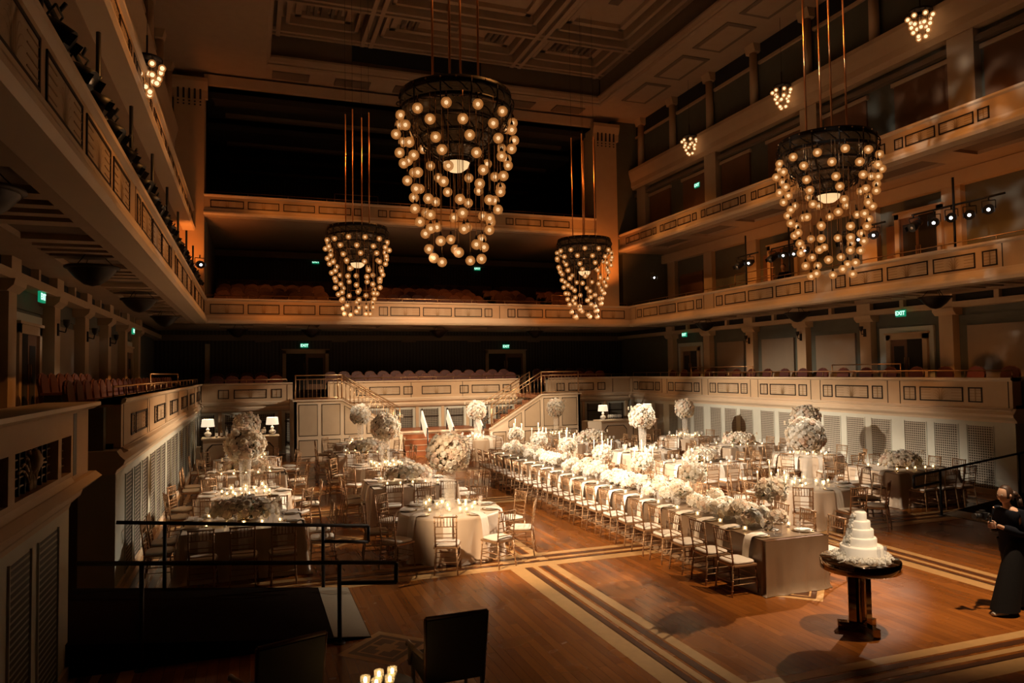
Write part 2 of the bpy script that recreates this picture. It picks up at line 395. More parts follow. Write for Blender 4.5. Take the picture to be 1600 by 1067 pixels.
# lower side walls with grilles, and the seat terrace above them
def side_wall(name, P, runs, grille, first):
    mb = MB()
    for (y0, y1, gr) in runs:
        mb.pbox(P, y0, y1, -.5, -.02, 0, 2.0, M['green'])
        mb.pbox(P, y0, y1, -.5, .015, 0, .13, M['trimw'])
        for a, b in gr:
            mb.pbox(P, a, b, -.06, -.016, .14, 1.66, grille)
            for q in ((a-.02, a), (b, b+.02)): mb.pbox(P, *q, -.1, 0, .13, 1.68, M['green'])
        mb.pprism(P, [(-.5, 1.78), (-.02, 1.78), (.0, 1.84), (.09, 1.92), (.11, 1.98), (.04, 2.05), (.0, 2.12), (-.5, 2.12)], y0-.05, y1, M['trimw'])
    return struct(name, mb)
gR = [(y, y+.68) for k in range(6) for y in (12.86+3.03*k, 13.80+3.03*k, 14.74+3.03*k)]
gLb = [(7.0, 7.62), (7.87, 8.6), (5.6, 6.3), (4.4, 5.1)]
side_wall('wall_right', PR(XR), [(12.3, 31, gR)], M['lat'], 0)
side_wall('wall_left', PL(XL), [(12.0, 31, gR), (2.0, 9.1, gLb)], M['louv'], 0)
pp = []; jj = []
for k in range(6):
    j = 12.49+3.03*k; jj += [j+.42, j+3.03]
    pp += [(j+.59, j+.97, 0), (j+1.11, j+2.39, 1), (j+2.51, j+2.91, 0)]
jj[0] = 12.42
fascia('wall_right_parapet', PR(XR), 12.32, 31, 2.06, 2.87, pp, (2.25, 2.63), jj, base=.08, thick=.3)
ppl = []; jl = []
for k in range(6):
    j = 12.40+3.05*k; jl += [j+.12, j+2.9]
    ppl += [(j+.86, j+1.2, 0), (j+1.36, j+2.62, 1), (j+2.72, j+2.88, 0)]
fascia('wall_left_parapet', PL(XL), 12.32, 31, 2.06, 2.87, ppl, (2.25, 2.6), jl, base=.08, thick=.3)
# stage-side box with an open tulip grille
sb = MB(); P = PL(XL)
sb.pbox(P, 2.0, 9.95, -.35, -.12, 2.0, 2.87, M['dark'])
def sbox(a, b, c, d, m='plaster', d1=0): sb.pbox(P, a, b, -.14, d1, c, d, M[m])
cuts = [(4.3, 4.75), (4.9, 6.3), (6.45, 6.9), (7.08, 8.52), (8.65, 9.08)]
sbox(2.0, 9.95, 2.06, 2.17); sbox(2.0, 9.95, 2.57, 2.87)
e = 2.0
for a, b in cuts: sbox(e, a, 2.17, 2.57); e = b
sbox(e, 9.17, 2.17, 2.57); sbox(9.33, 9.95, 2.17, 2.57); sb.pbox(P, 9.17, 9.33, .001, .004, 2.12, 2.8, M['bronze'])
for a, b in cuts:
    n = 3 if b-a < .6 else 8
    for i in range(1, n): u = a+(b-a)*i/n; sb.pbox(P, u-.008, u+.008, -.09, -.06, 2.17, 2.57, M['bronze'])
    for i in range(1, 5): z = 2.17+.4*i/5; sb.pbox(P, a, b, -.09, -.07, z-.006, z+.006, M['gilt'])
    if n == 8:
        c = (a+b)/2
        for sgn in (-1, 1):
            for k in range(4):
                pts = [P(c+sgn*(.02+.02*k+q**1.5*(.10+.09*k)), -.05, 2.18+(.36-.05*k)*math.sin(q*PI*.6)) for q in (0, .2, .4, .6, .8, 1)]
                sb.path(pts, .012, M['gilt'], 5)
        sb.lathe([(.001, 0), (.07, .06), (.09, .14), (.05, .22)], M['gilt'], 8, P(c, -.05, 2.32))
sb.pprism(P, [(-.5, 1.93), (.04, 1.93), (.12, 2.0), (.05, 2.06), (-.5, 2.06)], 2.0, 10.15, M['trimw'])
sb.pprism(P, [(-.5, 2.82), (.02, 2.82), (.1, 2.86), (.1, 2.9), (-.5, 2.9)], 2.0, 10.15, M['trimw'])
struct('wall_left_stage_box', sb)

# terrace decks and the walls behind them (first level, first balcony)
XWL, XWR, YW1, YW2 = -3.7, 18.7, 35.0, 38.0
dk = MB()
dk.box(XL-2.2, 12.3, 1.9, XL-.1, 36, 2.2, M['carpet']); dk.box(XR+.1, 12.3, 1.9, XR+2.2, 36, 2.2, M['carpet']); dk.box(-4, YB+.1, 1.9, 19.2, 36, 2.2, M['carpet'])
for i in range(2): dk.box(-1.6, 32.35+i*1.0, 2.2, 17, 36, 2.2+.14*(i+1), M['carpet'])
dk.box(XL-2.2, 2.0, 1.9, XL-.1, 9.95, 2.2, M['carpet'])
struct('floor_first_terrace', dk)
def upper_wall(name, P, pil, doors, y0, y1):
    mb = MB()
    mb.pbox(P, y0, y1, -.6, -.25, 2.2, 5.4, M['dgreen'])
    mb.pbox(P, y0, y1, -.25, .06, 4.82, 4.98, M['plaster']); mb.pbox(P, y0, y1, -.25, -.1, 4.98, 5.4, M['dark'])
    ys = sorted(pil)
    for y in ys:
        mb.pbox(P, y-.22, y+.22, -.25, .0, 2.2, 4.82, M['plaster']); mb.pprism(P, [(-.25, 4.62), (.0, 4.62), (.10, 4.72), (.12, 4.82), (-.25, 4.82)], y-.34, y+.34, M['plaster'])
        mb.pbox(P, y-.27, y+.27, -.25, .05, 4.95, 5.4, M['plaster'])
    for a, b in zip(ys, ys[1:]):
        c = (a+b)/2; mb.pbox(P, c-.07, c+.07, -.25, .03, 4.95, 5.2, M['plaster'])
        mb.pbox(P, a+.27, b-.27, -.25, -.2, 4.45, 4.6, M['dgreen'])
        if any(abs(c-q) < 1.2 for q in doors):
            mb.pbox(P, a+.55, b-.4, -.25, -.18, 2.2, 4.38, M['green'])
        else: mb.pbox(P, a+.60, b-.52, -.25, -.17, 2.2, 4.3, M['panel'])
    return struct(name, mb)
pilR = [12.2]+[15.3+2.9*k for k in range(6)]; pilL = [11.2, 14.07, 17.05, 19.9, 22.9, 25.8, 28.7]
upper_wall('wall_right_first_level', PR(XWR), pilR, [16.75, 28.35], 10.5, 36)
upper_wall('wall_left_first_level', PL(XWL), pilL, [15.5, 27.2], 2, 36)
DN = [0]
def door(P, c, w, z0, z1, glow=None, frame='plaster'):
    DN[0] += 1; mb = MB()
    for a, b in ((c-w/2-.16, c-w/2), (c+w/2, c+w/2+.16)): mb.pbox(P, a, b, 0, .09, z0, z1+.16, M[frame])
    mb.pbox(P, c-w/2-.16, c+w/2+.16, 0, .09, z1, z1+.16, M[frame]); mb.pbox(P, c-w/2-.2, c+w/2+.2, 0, .12, z1+.16, z1+.21, M[frame])
    o = struct('door_%d' % DN[0], mb)
    for k, (a, b) in enumerate(((c-w/2, c-.006), (c+.006, c+w/2))):
        q = MB(); q.pbox(P, a, b, 0, .035, z0, z1, M['dark'] if k == 0 else M['walnut']); q.pbox(P, a+.1, b-.1, .035, .042, z0+.25, z1-.2, M['dark'])
        l = struct('door_leaf', q, o)
        h = MB(); u = b-.07 if k == 0 else a+.07; h.tube(P(u, .07, z0+.9), P(u, .07, z0+1.25), .014, M['brass']); struct('door_handle', h, l)
door(PR(XWR+.18), 16.75, 1.15, 2.2, 4.0); door(PR(XWR+.18), 28.35, 1.15, 2.2, 4.0); door(PL(XWL-.18), 15.55, 1.15, 2.2, 4.0); door(PL(XWL-.18), 27.2, 1.15, 2.2, 4.0)
bw = MB(); bw.box(-4.2, YW1, 2.2, 19.4, YW1+.3, 5.4, M['pleat']); bw.box(-1.9, YW1-.06, 2.2, -1.7, YW1, 4.6, M['tan']); bw.box(-4.2, YW1-.1, 4.75, 19.4, YW1, 5.0, M['ceild'])
for x0 in (.2, 3.6, 6.9, 10.2, 13.4): bw.box(x0, YW1-.14, 4.68, x0+.7, YW1, 4.75, M['ceild'])
struct('wall_back_first_level', bw)
door(PB(YW1), 2.42, 1.75, 2.48, 4.15, frame='tan'); door(PB(YW1), 12.25, 1.85, 2.48, 4.1, frame='tan')

# back wall of the main floor, with grilles, and its parapet
mb = MB(); P = PB(YB)
mb.pbox(P, -4, 19.2, -.5, -.1, 0, 2.0, M['green'])
for k in range(-8, 9):
    c = 7.34+1.13*k
    if abs(c-7.34) > 9.3: continue
    mb.pbox(P, c-.33, c+.33, -.12, -.08, .30, 1.62, M['latb'])
    for a in (c-.36, c+.33): mb.pbox(P, a, a+.03, -.12, -.05, .28, 1.64, M['bronze'])
    mb.pbox(P, c-.38, c+.38, -.12, -.06, 1.28, 1.33, M['bronze'])
    mb.pbox(P, c+.5, c+.63, -.12, -.05, .1, 1.74, M['plaster'])
mb.pprism(P, [(-.5, 1.72), (-.06, 1.72), (.02, 1.78), (.06, 1.86), (.0, 1.9), (.0, 1.95), (.1, 2.0), (.12, 2.05), (.02, 2.1), (-.5, 2.1)], -1.8, 17.1, M['trimw'])
struct('wall_back', mb)
bp = []
for s in (-1, 1):
    for a, b, g in ((-.65, .65, 1) if s < 0 else (9, 9, 0), (1.05, 1.45, 0), (1.6, 2.9, 1), (3.05, 3.45, 0), (4.9, 5.3, 0), (5.45, 5.85, 0), (6.0, 7.4, 1), (7.55, 7.95, 0), (8.1, 8.5, 0)):
        if a == 9: continue
        a, b = 7.62+s*a, 7.62+s*b; bp.append((min(a, b), max(a, b), g))
bp = [p for p in bp if 3 < p[0] < 11.4]+[(-1.2, -.8, 0), (-.62, .62, 1), (.8, 1.2, 0), (13.3, 13.7, 0), (13.9, 15.2, 1), (15.4, 15.8, 0)]
for nm, a, b, js in (('wall_back_parapet_left', -1.8, 1.62, [1.4]), ('wall_back_parapet', 3.02, 11.48, [3.3, 6.5, 8.8]), ('wall_back_parapet_right', 12.88, 17.1, [16.2])):
    fascia(nm, PB(YB), a, b, 2.06, 2.87, [p for p in bp if a < p[0] and p[1] < b], (2.26, 2.62), js, base=.08, thick=.3)

# first balcony
pr = []; jr = []
for k in range(3):
    j = 12.1+6.0*k; jr += [j, j+5.35]
    pr += [(j+.12, j+.5, 0), (j+.68, j+1.85, 1), (j+2.0, j+3.3, 1), (j+3.45, j+4.65, 1), (j+4.8, j+5.2, 0)]
pr = [p for p in pr if p[1] < 29.7]
extra = [(2.2, 3.6, 1), (3.8, 5.2, 1), (5.4, 6.8, 1), (7.0, 8.4, 1), (8.6, 10.0, 1), (10.2, 11.5, 1)]
fascia('wall_right_first_balcony', PR(16.69), 5.0, 29.98, 5.2, 6.15, pr+[(p[0], p[1], 1) for p in extra if p[0] > 5.1], (5.56, 5.94), jr, base=.3)
fascia('wall_left_first_balcony', PL(-1.63), 2.0, 29.98, 5.2, 6.15, pr+extra, (5.52, 5.98), jr, base=.3)
BL = [(-1.46, -.24, 1), (-.1, 1.08, 1), (1.23, 2.45, 1), (2.6, 3.89, 1), (4.0, 4.31, 0), (4.99, 5.36, 0), (5.46, 6.71, 1), (6.84, 8.09, 1), (8.21, 9.44, 1), (9.56, 9.91, 0), (10.62, 10.98, 0), (11.07, 12.29, 1), (12.41, 13.7, 1), (13.82, 15.08, 1), (15.2, 16.4, 1)]
fascia('wall_back_first_balcony', PB(29.98), -1.63, 16.69, 5.2, 6.15, BL, (5.56, 5.94), [4.6, 10.25], base=.3)
# soffits, with sunk panels, bowls hang from them
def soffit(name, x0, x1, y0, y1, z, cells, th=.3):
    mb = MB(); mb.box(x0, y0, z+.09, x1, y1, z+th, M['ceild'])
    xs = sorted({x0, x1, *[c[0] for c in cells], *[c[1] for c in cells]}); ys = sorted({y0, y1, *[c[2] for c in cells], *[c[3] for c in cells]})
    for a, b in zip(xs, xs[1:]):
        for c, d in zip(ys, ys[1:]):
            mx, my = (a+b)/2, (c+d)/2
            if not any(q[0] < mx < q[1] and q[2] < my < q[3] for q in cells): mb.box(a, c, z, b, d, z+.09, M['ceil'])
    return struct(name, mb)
cl = []; cr = []
for k in range(9):
    y = 3.4+3.0*k
    for a, b in ((0, .28), (.5, .78), (1.0, 1.28), (1.6, 2.7)):
        cl.append((-3.1, -2.15, y+a, y+b))
        if 10 < y+a: cr.append((17.2, 18.2, y+a, y+b))
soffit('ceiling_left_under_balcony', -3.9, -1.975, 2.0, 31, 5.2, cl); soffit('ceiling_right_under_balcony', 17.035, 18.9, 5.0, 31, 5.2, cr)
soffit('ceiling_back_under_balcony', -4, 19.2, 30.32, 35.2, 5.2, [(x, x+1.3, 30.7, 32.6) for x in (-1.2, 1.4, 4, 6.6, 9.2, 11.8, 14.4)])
st = MB()
for i in range(7): st.box(-1.6, 30.5+i*.95, 5.45, 16.7, 38, 5.55+.26*i, M['carpet'])
st.box(XWL-.3, 2, 5.45, -1.7, 31, 5.55, M['carpet']); st.box(16.75, 5, 5.45, XWR+.3, 31, 5.55, M['carpet'])
struct('floor_first_balcony', st)
def level2(name, P, y0, y1, feats):
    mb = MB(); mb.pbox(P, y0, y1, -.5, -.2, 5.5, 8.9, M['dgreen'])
    for k in range(8):
        y = 12.2+2.95*k
        if y > y1: break
        mb.pbox(P, y-.3, y+.3, -.25, 0, 5.5, 8.5, M['walnut'] if False else M['tan'])
        if k % 2: mb.pbox(P, y+.6, y+2.4, -.2, -.14, 5.6, 7.6, M['walnut'])
    mb.pbox(P, y0, y1, -.2, .08, 8.3, 8.7, M['plaster'])
    return struct(name, mb)
level2('wall_right_second_level', PR(18.9), 5, 36, 0); level2('wall_left_second_level', PL(-3.8), 2, 36, 0)
for yy in (16.2, 22.1): door(PR(18.88), yy, 1.3, 5.55, 7.7)
bk = MB(); bk.box(-4.2, YW2, 5.5, 19.4, YW2+.3, 15.5, M['pleat']); bk.box(4.8, YW2-.05, 7.3, 9, YW2, 8.3, M['slot'])
for x0, x1 in ((-1.5, 4.5), (9.3, 12.5), (13, 16.5)): bk.box(x0, YW2-.05, 6.9, x1, YW2, 7.9, M['walnut'])
bk.box(-4.2, YW2-.9, 8.9, 19.4, YW2, 9.2, M['ceild'])
for x0, x1 in ((-2.0, -1.6), (16.7, 19.4)): bk.box(x0, 30.6, 5.5, x1, 38, 9.2, M['dgreen'])
struct('wall_back_second_level', bk)

# second balcony
p2 = []; j2 = []
for k in range(6):
    j = 11.9+3.0*k; j2.append(j)
    p2 += [(j+.2, j+.5, 0), (j+.6, j+1.55, 1), (j+1.65, j+2.55, 1), (j+2.62, j+2.9, 0)]
p2 = [p for p in p2 if p[1] < 31]
fascia('wall_right_second_balcony', PR(16.46), 5.0, 31.3, 8.74, 9.56, p2, (9.03, 9.33), [], base=.26)
fascia('wall_left_second_balcony', PL(-2.08), 2.0, 30.4, 8.74, 9.56, p2+[(3+1.5*i, 4.2+1.5*i, 1) for i in range(6)], (9.03, 9.33), [], base=.26)
fascia('wall_back_second_balcony', PB(30.05), -1.7, 15.05, 9.38, 10.19, [(a, b, g) for a, b, g in BL if b < 15], (9.68, 9.98), [], base=.26)
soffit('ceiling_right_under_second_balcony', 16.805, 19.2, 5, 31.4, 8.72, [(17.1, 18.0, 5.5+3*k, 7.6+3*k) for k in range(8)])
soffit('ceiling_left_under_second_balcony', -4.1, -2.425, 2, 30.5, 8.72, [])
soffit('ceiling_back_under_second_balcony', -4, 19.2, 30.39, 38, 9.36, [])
# level three: side walls close behind the rail, tall clerestory above a cornice
def level3(name, P, y0, y1, drs):
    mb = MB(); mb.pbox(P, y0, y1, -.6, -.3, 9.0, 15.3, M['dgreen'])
    mb.pprism(P, [(-.6, 11.75), (.0, 11.75), (.08, 11.9), (.08, 12.1), (.14, 12.3), (.2, 12.55), (.2, 12.68), (-.6, 12.68)], y0, y1, M['plaster'])
    mb.pbox(P, y0, y1, -.3, -.1, 11.4, 11.55, M['ceild'])
    n = int((y1-y0)/2.72)
    for k in range(n+1):
        y = 29.75-2.72*k
        if y < y0: break
        mb.tube(P(y, -.14, 12.68), P(y, -.14, 14.7), .16, M['plaster'], 10, .14); mb.pprism(P, [(-.3, 14.7), (-.02, 14.7), (.06, 15.0), (-.3, 15.0)], y-.26, y+.26, M['plaster'])
        mb.pbox(P, y+.2, y+2.5, -.3, -.26, 14.35, 15.0, M['slot']); mb.pbox(P, y+.15, y+2.55, -.3, -.2, 14.25, 14.35, M['plaster'])
        if k % 2 == 0: mb.pbox(P, y-.4, y+.35, -.3, -.05, 9.0, 11.75, M['tan'])
        mb.pbox(P, y+.5, y+2.2, -.3, -.24, 9.2, 11.2, M['walnut']); mb.pbox(P, y+.42, y+2.28, -.3, -.2, 11.2, 11.32, M['tan'])
    return struct(name, mb)
level3('wall_right_third_level', PR(17.2), 5, 31.4, 0); level3('wall_left_third_level', PL(-2.8), 2, 31.4, 0)
# corner piers flanking the back opening
for nm, x0, x1 in (('column_left', -2.75, -1.68), ('column_right', 15.05, 16.15)):
    mb = MB(); mb.box(x0, 30.0, 6.0, x1, 31.2, 14.5, M['plaster'])
    mb.pprism(PB(30.0), [(-.2, 13.9), (.0, 13.9), (.03, 14.2), (.16, 14.5), (.16, 14.65), (-.2, 14.65)], x0-.12, x1+.12, M['plaster'])
    for i in range(5):
        u = x0+.14+i*(x1-x0-.28)/4; mb.box(u-.035, 29.955, 13.85, u+.035, 30.01, 14.25, M['dark'])
        for z in (13.6, 13.72): mb.box(u-.03, 29.98, z, u+.03, 30.01, z+.05, M['dark'])
    struct(nm, mb)
mb = MB(); mb.box(-6, 30.4, 6, -2.7, 31.5, 15, M['dgreen']); mb.box(16.1, 30.4, 8.7, 19, 31.5, 15, M['dgreen'])
mb.pprism(PB(30.2), [(-.2, 14.55), (0, 14.55), (.1, 14.9), (-.2, 14.9)], -1.7, 15.05, M['ceil'])
for i, (y, z) in enumerate(((31.0, 14.3), (33.0, 13.7), (35.5, 13.1))):
    mb.box(-1.7, y, z, 15.1, y+2.4, z+.25, M['dark']); mb.box(-1.0, y+1.6, z-.12, 14.5, y+1.9, z, M['ceild'])  # near-black colour stands for the shade up inside the header
struct('wall_back_header', mb)

# main ceiling: cornice ring, dark frieze, coffered field
XC0, XC1, YC = .56, 14.72, 28.8
ce = MB()
zc = 15.0
for (x0, y0, x1, y1) in ((-6, 2, XC0, 31.5), (XC1, 2, 19.5, 31.5), (XC0, YC, XC1, 31.5)): ce.box(x0, y0, zc, x1, y1, zc+.2, M['ceil'])
for P, a, b in ((PB(YC), XC0, XC1), (PR(XC1), 2, YC), (PL(XC0), 2, YC)):
    ce.pprism(P, [(-.3, zc-.02), (.0, zc-.02), (.05, zc+.06), (.02, zc+.1), (.10, zc+.16), (.16, zc+.3), (.16, zc+.38), (-.3, zc+.38)], a, b, M['ceil'])
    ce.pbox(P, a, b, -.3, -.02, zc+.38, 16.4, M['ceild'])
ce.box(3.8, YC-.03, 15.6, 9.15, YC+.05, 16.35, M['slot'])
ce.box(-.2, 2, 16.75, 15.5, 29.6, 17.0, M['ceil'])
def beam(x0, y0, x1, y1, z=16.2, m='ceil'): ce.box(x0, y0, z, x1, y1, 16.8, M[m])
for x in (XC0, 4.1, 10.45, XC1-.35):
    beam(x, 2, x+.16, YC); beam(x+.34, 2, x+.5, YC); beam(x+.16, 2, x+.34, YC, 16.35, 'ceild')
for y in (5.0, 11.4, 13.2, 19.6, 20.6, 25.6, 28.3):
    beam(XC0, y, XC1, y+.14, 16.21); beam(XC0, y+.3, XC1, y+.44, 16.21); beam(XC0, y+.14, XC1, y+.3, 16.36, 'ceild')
cx_ = [(XC0+.5, 4.1), (4.6, 10.45), (10.95, XC1-.35)]
cy_ = [(5.44, 11.4), (11.84, 13.2), (13.64, 19.6), (21.04, 25.6), (26.04, 28.3)]
for a, b in cx_:
    for c, d in cy_:
        for k, z in ((.18, 16.40), (.5, 16.58)):
            w = .14 if k < .3 else .22
            if b-a < 2*k+.6 or d-c < 2*k+.6: continue
            for q in ((a+k, c+k, b-k, c+k+w), (a+k, d-k-w, b-k, d-k), (a+k, c+k, a+k+w, d-k), (b-k-w, c+k, b-k, d-k)): ce.box(q[0], q[1], z, q[2], q[3], 16.76, M['ceil'])
        if d-c > 2: ce.box((a+b)/2-.2, (c+d)/2-.2, 16.72, (a+b)/2+.2, (c+d)/2+.2, 16.76, M['ceild'])
        for i in range(3):
            u = a+.9+i*.25
            if d-c < 2.5 and b-a > 3: ce.box(u, c+.5, 16.6, u+.12, d-.5, 16.76, M['ceild']); ce.box(b-(u-a)-.12, c+.5, 16.6, b-(u-a), d-.5, 16.76, M['ceild'])
# sunk panels in the outer soffit strip
for k in range(9):
    y = 4+2.72*k
    for i, z in ((0, .0), (.16, .02)): ce.box(15.3+i, y+i, zc-.03-z, 16.5-i, y+2.1-i, zc, M['ceil'] if i else M['ceild'])
for k in range(6): ce.box(.8+2.4*k, 29.2, zc-.05, 2.2+2.4*k, 29.9, zc, M['ceild'])
struct('ceiling', ce)
# outer shell behind everything so no stray light enters
mb = MB(); mb.box(-7, -4, -.3, -6, 40, 18, M['dark']); mb.box(21, -4, -.3, 22, 40, 18, M['dark']); mb.box(-7, 39, -.3, 22, 40, 18, M['dark']); mb.box(-7, -5, -.3, 22, -4, 18, M['dark']); mb.box(-7, -5, 17.6, 22, 40, 18, M['dark'])
mb.box(XL-2.2, 12.05, 0, XL-.4, 12.3, 2.0, M['dgreen']); mb.box(XL-2.4, 9.1, 0, XL-2.2, 12.3, 3.0, M['dark']); mb.box(XR+.4, 12.3, 0, XR+2.2, 12.5, 2.9, M['dgreen']); mb.box(XR+2.2, 3, 0, XR+2.5, 12.4, 5.2, M['dark'])
mb.box(XL-2.0, 12.1, 2.0, XL-.2, 12.3, 2.75, M['dgreen'])
struct('wall_outer', mb)
# brass rails along the parapets
mb = MB(); rail(mb, PR(XR), 12.4, 30.8, -.12, 2.87, 3.05, 1.2, M['brass']); struct('trim_1', mb)
mb = MB(); rail(mb, PL(XL), 12.4, 30.8, -.12, 2.87, 3.05, 1.2, M['brass']); struct('trim_2', mb)
mb = MB(); rail(mb, PB(YB), -1.7, 1.4, -.12, 2.87, 3.0, .8, M['brass']); rail(mb, PB(YB), 3.0, 11.5, -.12, 2.87, 3.0, .8, M['brass']); rail(mb, PB(YB), 13.0, 17.0, -.12, 2.87, 3.0, .8, M['brass']); struct('trim_3', mb)
for i, (P, a, b, z) in enumerate(((PR(16.69), 5, 29.9, 6.15), (PL(-1.63), 2, 29.9, 6.15), (PB(29.98), -1.6, 16.6, 6.15), (PB(30.05), -1.6, 15, 10.19))):
    mb = MB(); rail(mb, P, a, b, -.12, z, z+.14, 1.5, M['brass'], .015); struct('trim_%d' % (4+i), mb)

# ------------------------------------------------------------------ prototypes
def make_chair():
    """faces +Y; gold lacquered bamboo-turned chair with an ivory seat pad"""
    t = thing('chiavari_chair', '', 'chair'); g = M['gold']
    def turned(a, b, r, knots):
        mb = MB(); a = Vector(a); b = Vector(b); mb.tube(a, b, r, g, 6)
        for k in knots: p = a.lerp(b, k); d = (b-a).normalized()*.006; mb.tube(p-d, p+d, r*1.45, g, 6)
        return mb
    for s in (-1, 1):
        mb = turned((s*.185, -.235, 0), (s*.165, -.185, .43), .0125, (.2, .5, .8)); mb2 = turned((s*.165, -.185, .43), (s*.175, -.245, .93), .0125, (.2, .4, .6, .8, .98))
        n = len(mb.v); mb.v += mb2.v; mb.f += [[n+i for i in f] for f in mb2.f]; mb.m += mb2.m; mb.sm += mb2.sm
        obj('leg', mb, t)
        obj('leg', turned((s*.205, .205, 0), (s*.185, .18, .43), .0125, (.2, .5, .8)), t)
    mb = MB(); mb.grid([[(x*k, y*k*.95, z) for x, y in ((-.2, -.2), (.2, -.2), (.215, .2), (-.215, .2))] for k, z in ((.97, .405), (1, .41), (1, .432), (.97, .437))], g, True, False); mb.face([0, 1, 2, 3], g); mb.face([12, 13, 14, 15], g)
    obj('seat_frame', mb, t)
    mb = MB(); rows = []
    for k, z in ((.86, .436), (.97, .445), (1, .460), (.96, .474), (.75, .483), (.3, .487)):
        rows.append([(k*.205*math.copysign(abs(math.cos(a))**.45, math.cos(a))*(1+.04*math.sin(a)), k*.195*math.copysign(abs(math.sin(a))**.45, math.sin(a)), z) for a in [2*PI*i/20 for i in range(20)]])
    mb.grid(rows, M['cushion'], True); mb.face(list(range(100, 120)), M['cushion'], True); obj('seat_cushion', mb, t)
    mb = MB()
    for z in (.14, .22): 
        for s in (-1, 1): mb.tube((s*.18, -.22, z+.02), (s*.198, .198, z+.02), .008, g, 5)
    for z, y in ((.18, .2), (.26, .195), (.2, -.215)): mb.tube((-.19, y, z), (.19, y, z), .008, g, 5)
    obj('stretcher', mb, t)
    mb = MB()
    def bp(z): return -.185-(z-.43)*.12
    for z, r in ((.52, .008), (.585, .008), (.65, .008), (.76, .009), (.915, .0125)):
        mb.tube((-.172, bp(z), z), (.172, bp(z), z), r, g, 5)
    for i in range(6):
        x = -.125+.05*i; mb.tube((x, bp(.76), .76), (x, bp(.915), .915), .0065, g, 5); mb.tube((x, bp(.83), .825), (x, bp(.84), .84), .010, g, 5)
    obj('backrest', mb, t)
    return t
CHAIR = Proto(make_chair)
def make_plate():
    t = thing('place_setting_plate', '', 'plate')
    mb = MB(); mb.lathe([(.001, .004), (.10, .004), (.155, .013), (.158, .010), (.10, 0), (.001, 0)], M['charger'], 20); obj('charger', mb, t)
    mb = MB(); mb.lathe([(.001, .010), (.08, .010), (.128, .022), (.13, .019), (.08, .006), (.001, .006)], M['china'], 20); obj('dinner_plate', mb, t)
    return t
def make_napkin():
    """laid over the plate and hanging down the table edge; local -Y is towards the chair, edge at y=0"""
    t = thing('napkin', '', 'napkin'); mb = MB(); rows = []
    for y, z in ((.26, .030), (.14, .030), (.03, .018), (-.018, .006), (-.042, -.05), (-.066, -.16), (-.088, -.30), (-.10, -.40)):
        rows.append([(x*(1+.25*(z < -.1)*0), y+.006*math.sin(9*x*10+z*12)*(z < 0), z) for x in [-.075+.025*i for i in range(7)]])
    mb.grid(rows, M['napkin']); o = obj('napkin_cloth', mb, t)
    return t
def make_glass():
    t = thing('wine_glass', '', 'glass'); mb = MB(); mb.lathe([(.03, 0), (.03, .003), (.005, .006), (.004, .075), (.02, .09), (.034, .12), (.035, .15), (.029, .19)], M['glass'], 10); obj('stem_and_bowl', mb, t)
    return t
def make_votive():
    t = thing('votive_candle', '', 'candle')
    mb = MB(); mb.lathe([(.026, 0), (.032, .004), (.034, .075)], M['glass'], 10); obj('glass_cup', mb, t)
    mb = MB(); mb.lathe([(.001, .004), (.026, .004), (.026, .035), (.001, .036)], M['wax'], 10); obj('wax', mb, t)
    mb = MB(); mb.ball((0, 0, .052), .012, M['flame'], 8, 6, 1.7); obj('flame', mb, t)
    return t
def make_pillar():
    t = thing('hurricane_candle', '', 'candle')
    mb = MB(); mb.lathe([(.04, 0), (.048, .005), (.048, .20)], M['glass'], 12); obj('glass_cylinder', mb, t)
    mb = MB(); mb.lathe([(.001, .006), (.032, .006), (.032, .10), (.001, .102)], M['wax'], 12); obj('wax_pillar', mb, t)
    mb = MB(); mb.ball((0, 0, .128), .014, M['flame'], 8, 6, 1.9); obj('flame', mb, t)
    return t
PLATE, NAPKIN, GLASS, VOTIVE, PILLAR = Proto(make_plate), Proto(make_napkin), Proto(make_glass), Proto(make_votive), Proto(make_pillar)

def rose(mb, c, n, r, m, rr):
    """a full rose: a whorled round head inside five cupped outer petals"""
    n = Vector(n).normalized(); x = n.orthogonal().normalized(); y = n.cross(x); c = Vector(c); a0 = rr.random()*6
    k = len(mb.v)
    for j, (q, h) in enumerate(((.86, -.25), (.88, .12), (.66, .42), (.34, .52), (.12, .40))):
        for i in range(8):
            a = a0+.5*j+2*PI*i/8; w = q*(1+(.16 if j < 4 else 0)*((i+j) % 2))
            mb.v.append(tuple(c+r*(w*(math.cos(a)*x+math.sin(a)*y)+h*n)))
    for j in range(4):
        for i in range(8): mb.face([k+8*j+i, k+8*j+(i+1) % 8, k+8*j+8+(i+1) % 8, k+8*j+8+i], m, True)
    mb.face([k+32+i for i in range(8)], m, True)
    for i in range(5):
        a = a0+2*PI*i/5; k = len(mb.v)
        p = lambda rad, da, h: tuple(c+r*(rad*(math.cos(a+da)*x+math.sin(a+da)*y)+h*n))
        mb.v += [p(.7, -.5, -.35), p(.7, .5, -.35), p(1.06, .55, .02), p(1.14, .2, .16), p(1.14, -.2, .16), p(1.06, -.55, .02)]; mb.face([k, k+1, k+2, k+3, k+4, k+5], m, True)
    for i in range(4):
        a = a0+.4+2*PI*i/4; k = len(mb.v)
        mb.v += [p(.45, -.6, .15), p(.45, .6, .15), p(.78, .62, .52), p(.84, .2, .66), p(.84, -.2, .66), p(.78, -.62, .52)]; mb.face([k, k+1, k+2, k+3, k+4, k+5], m, True)
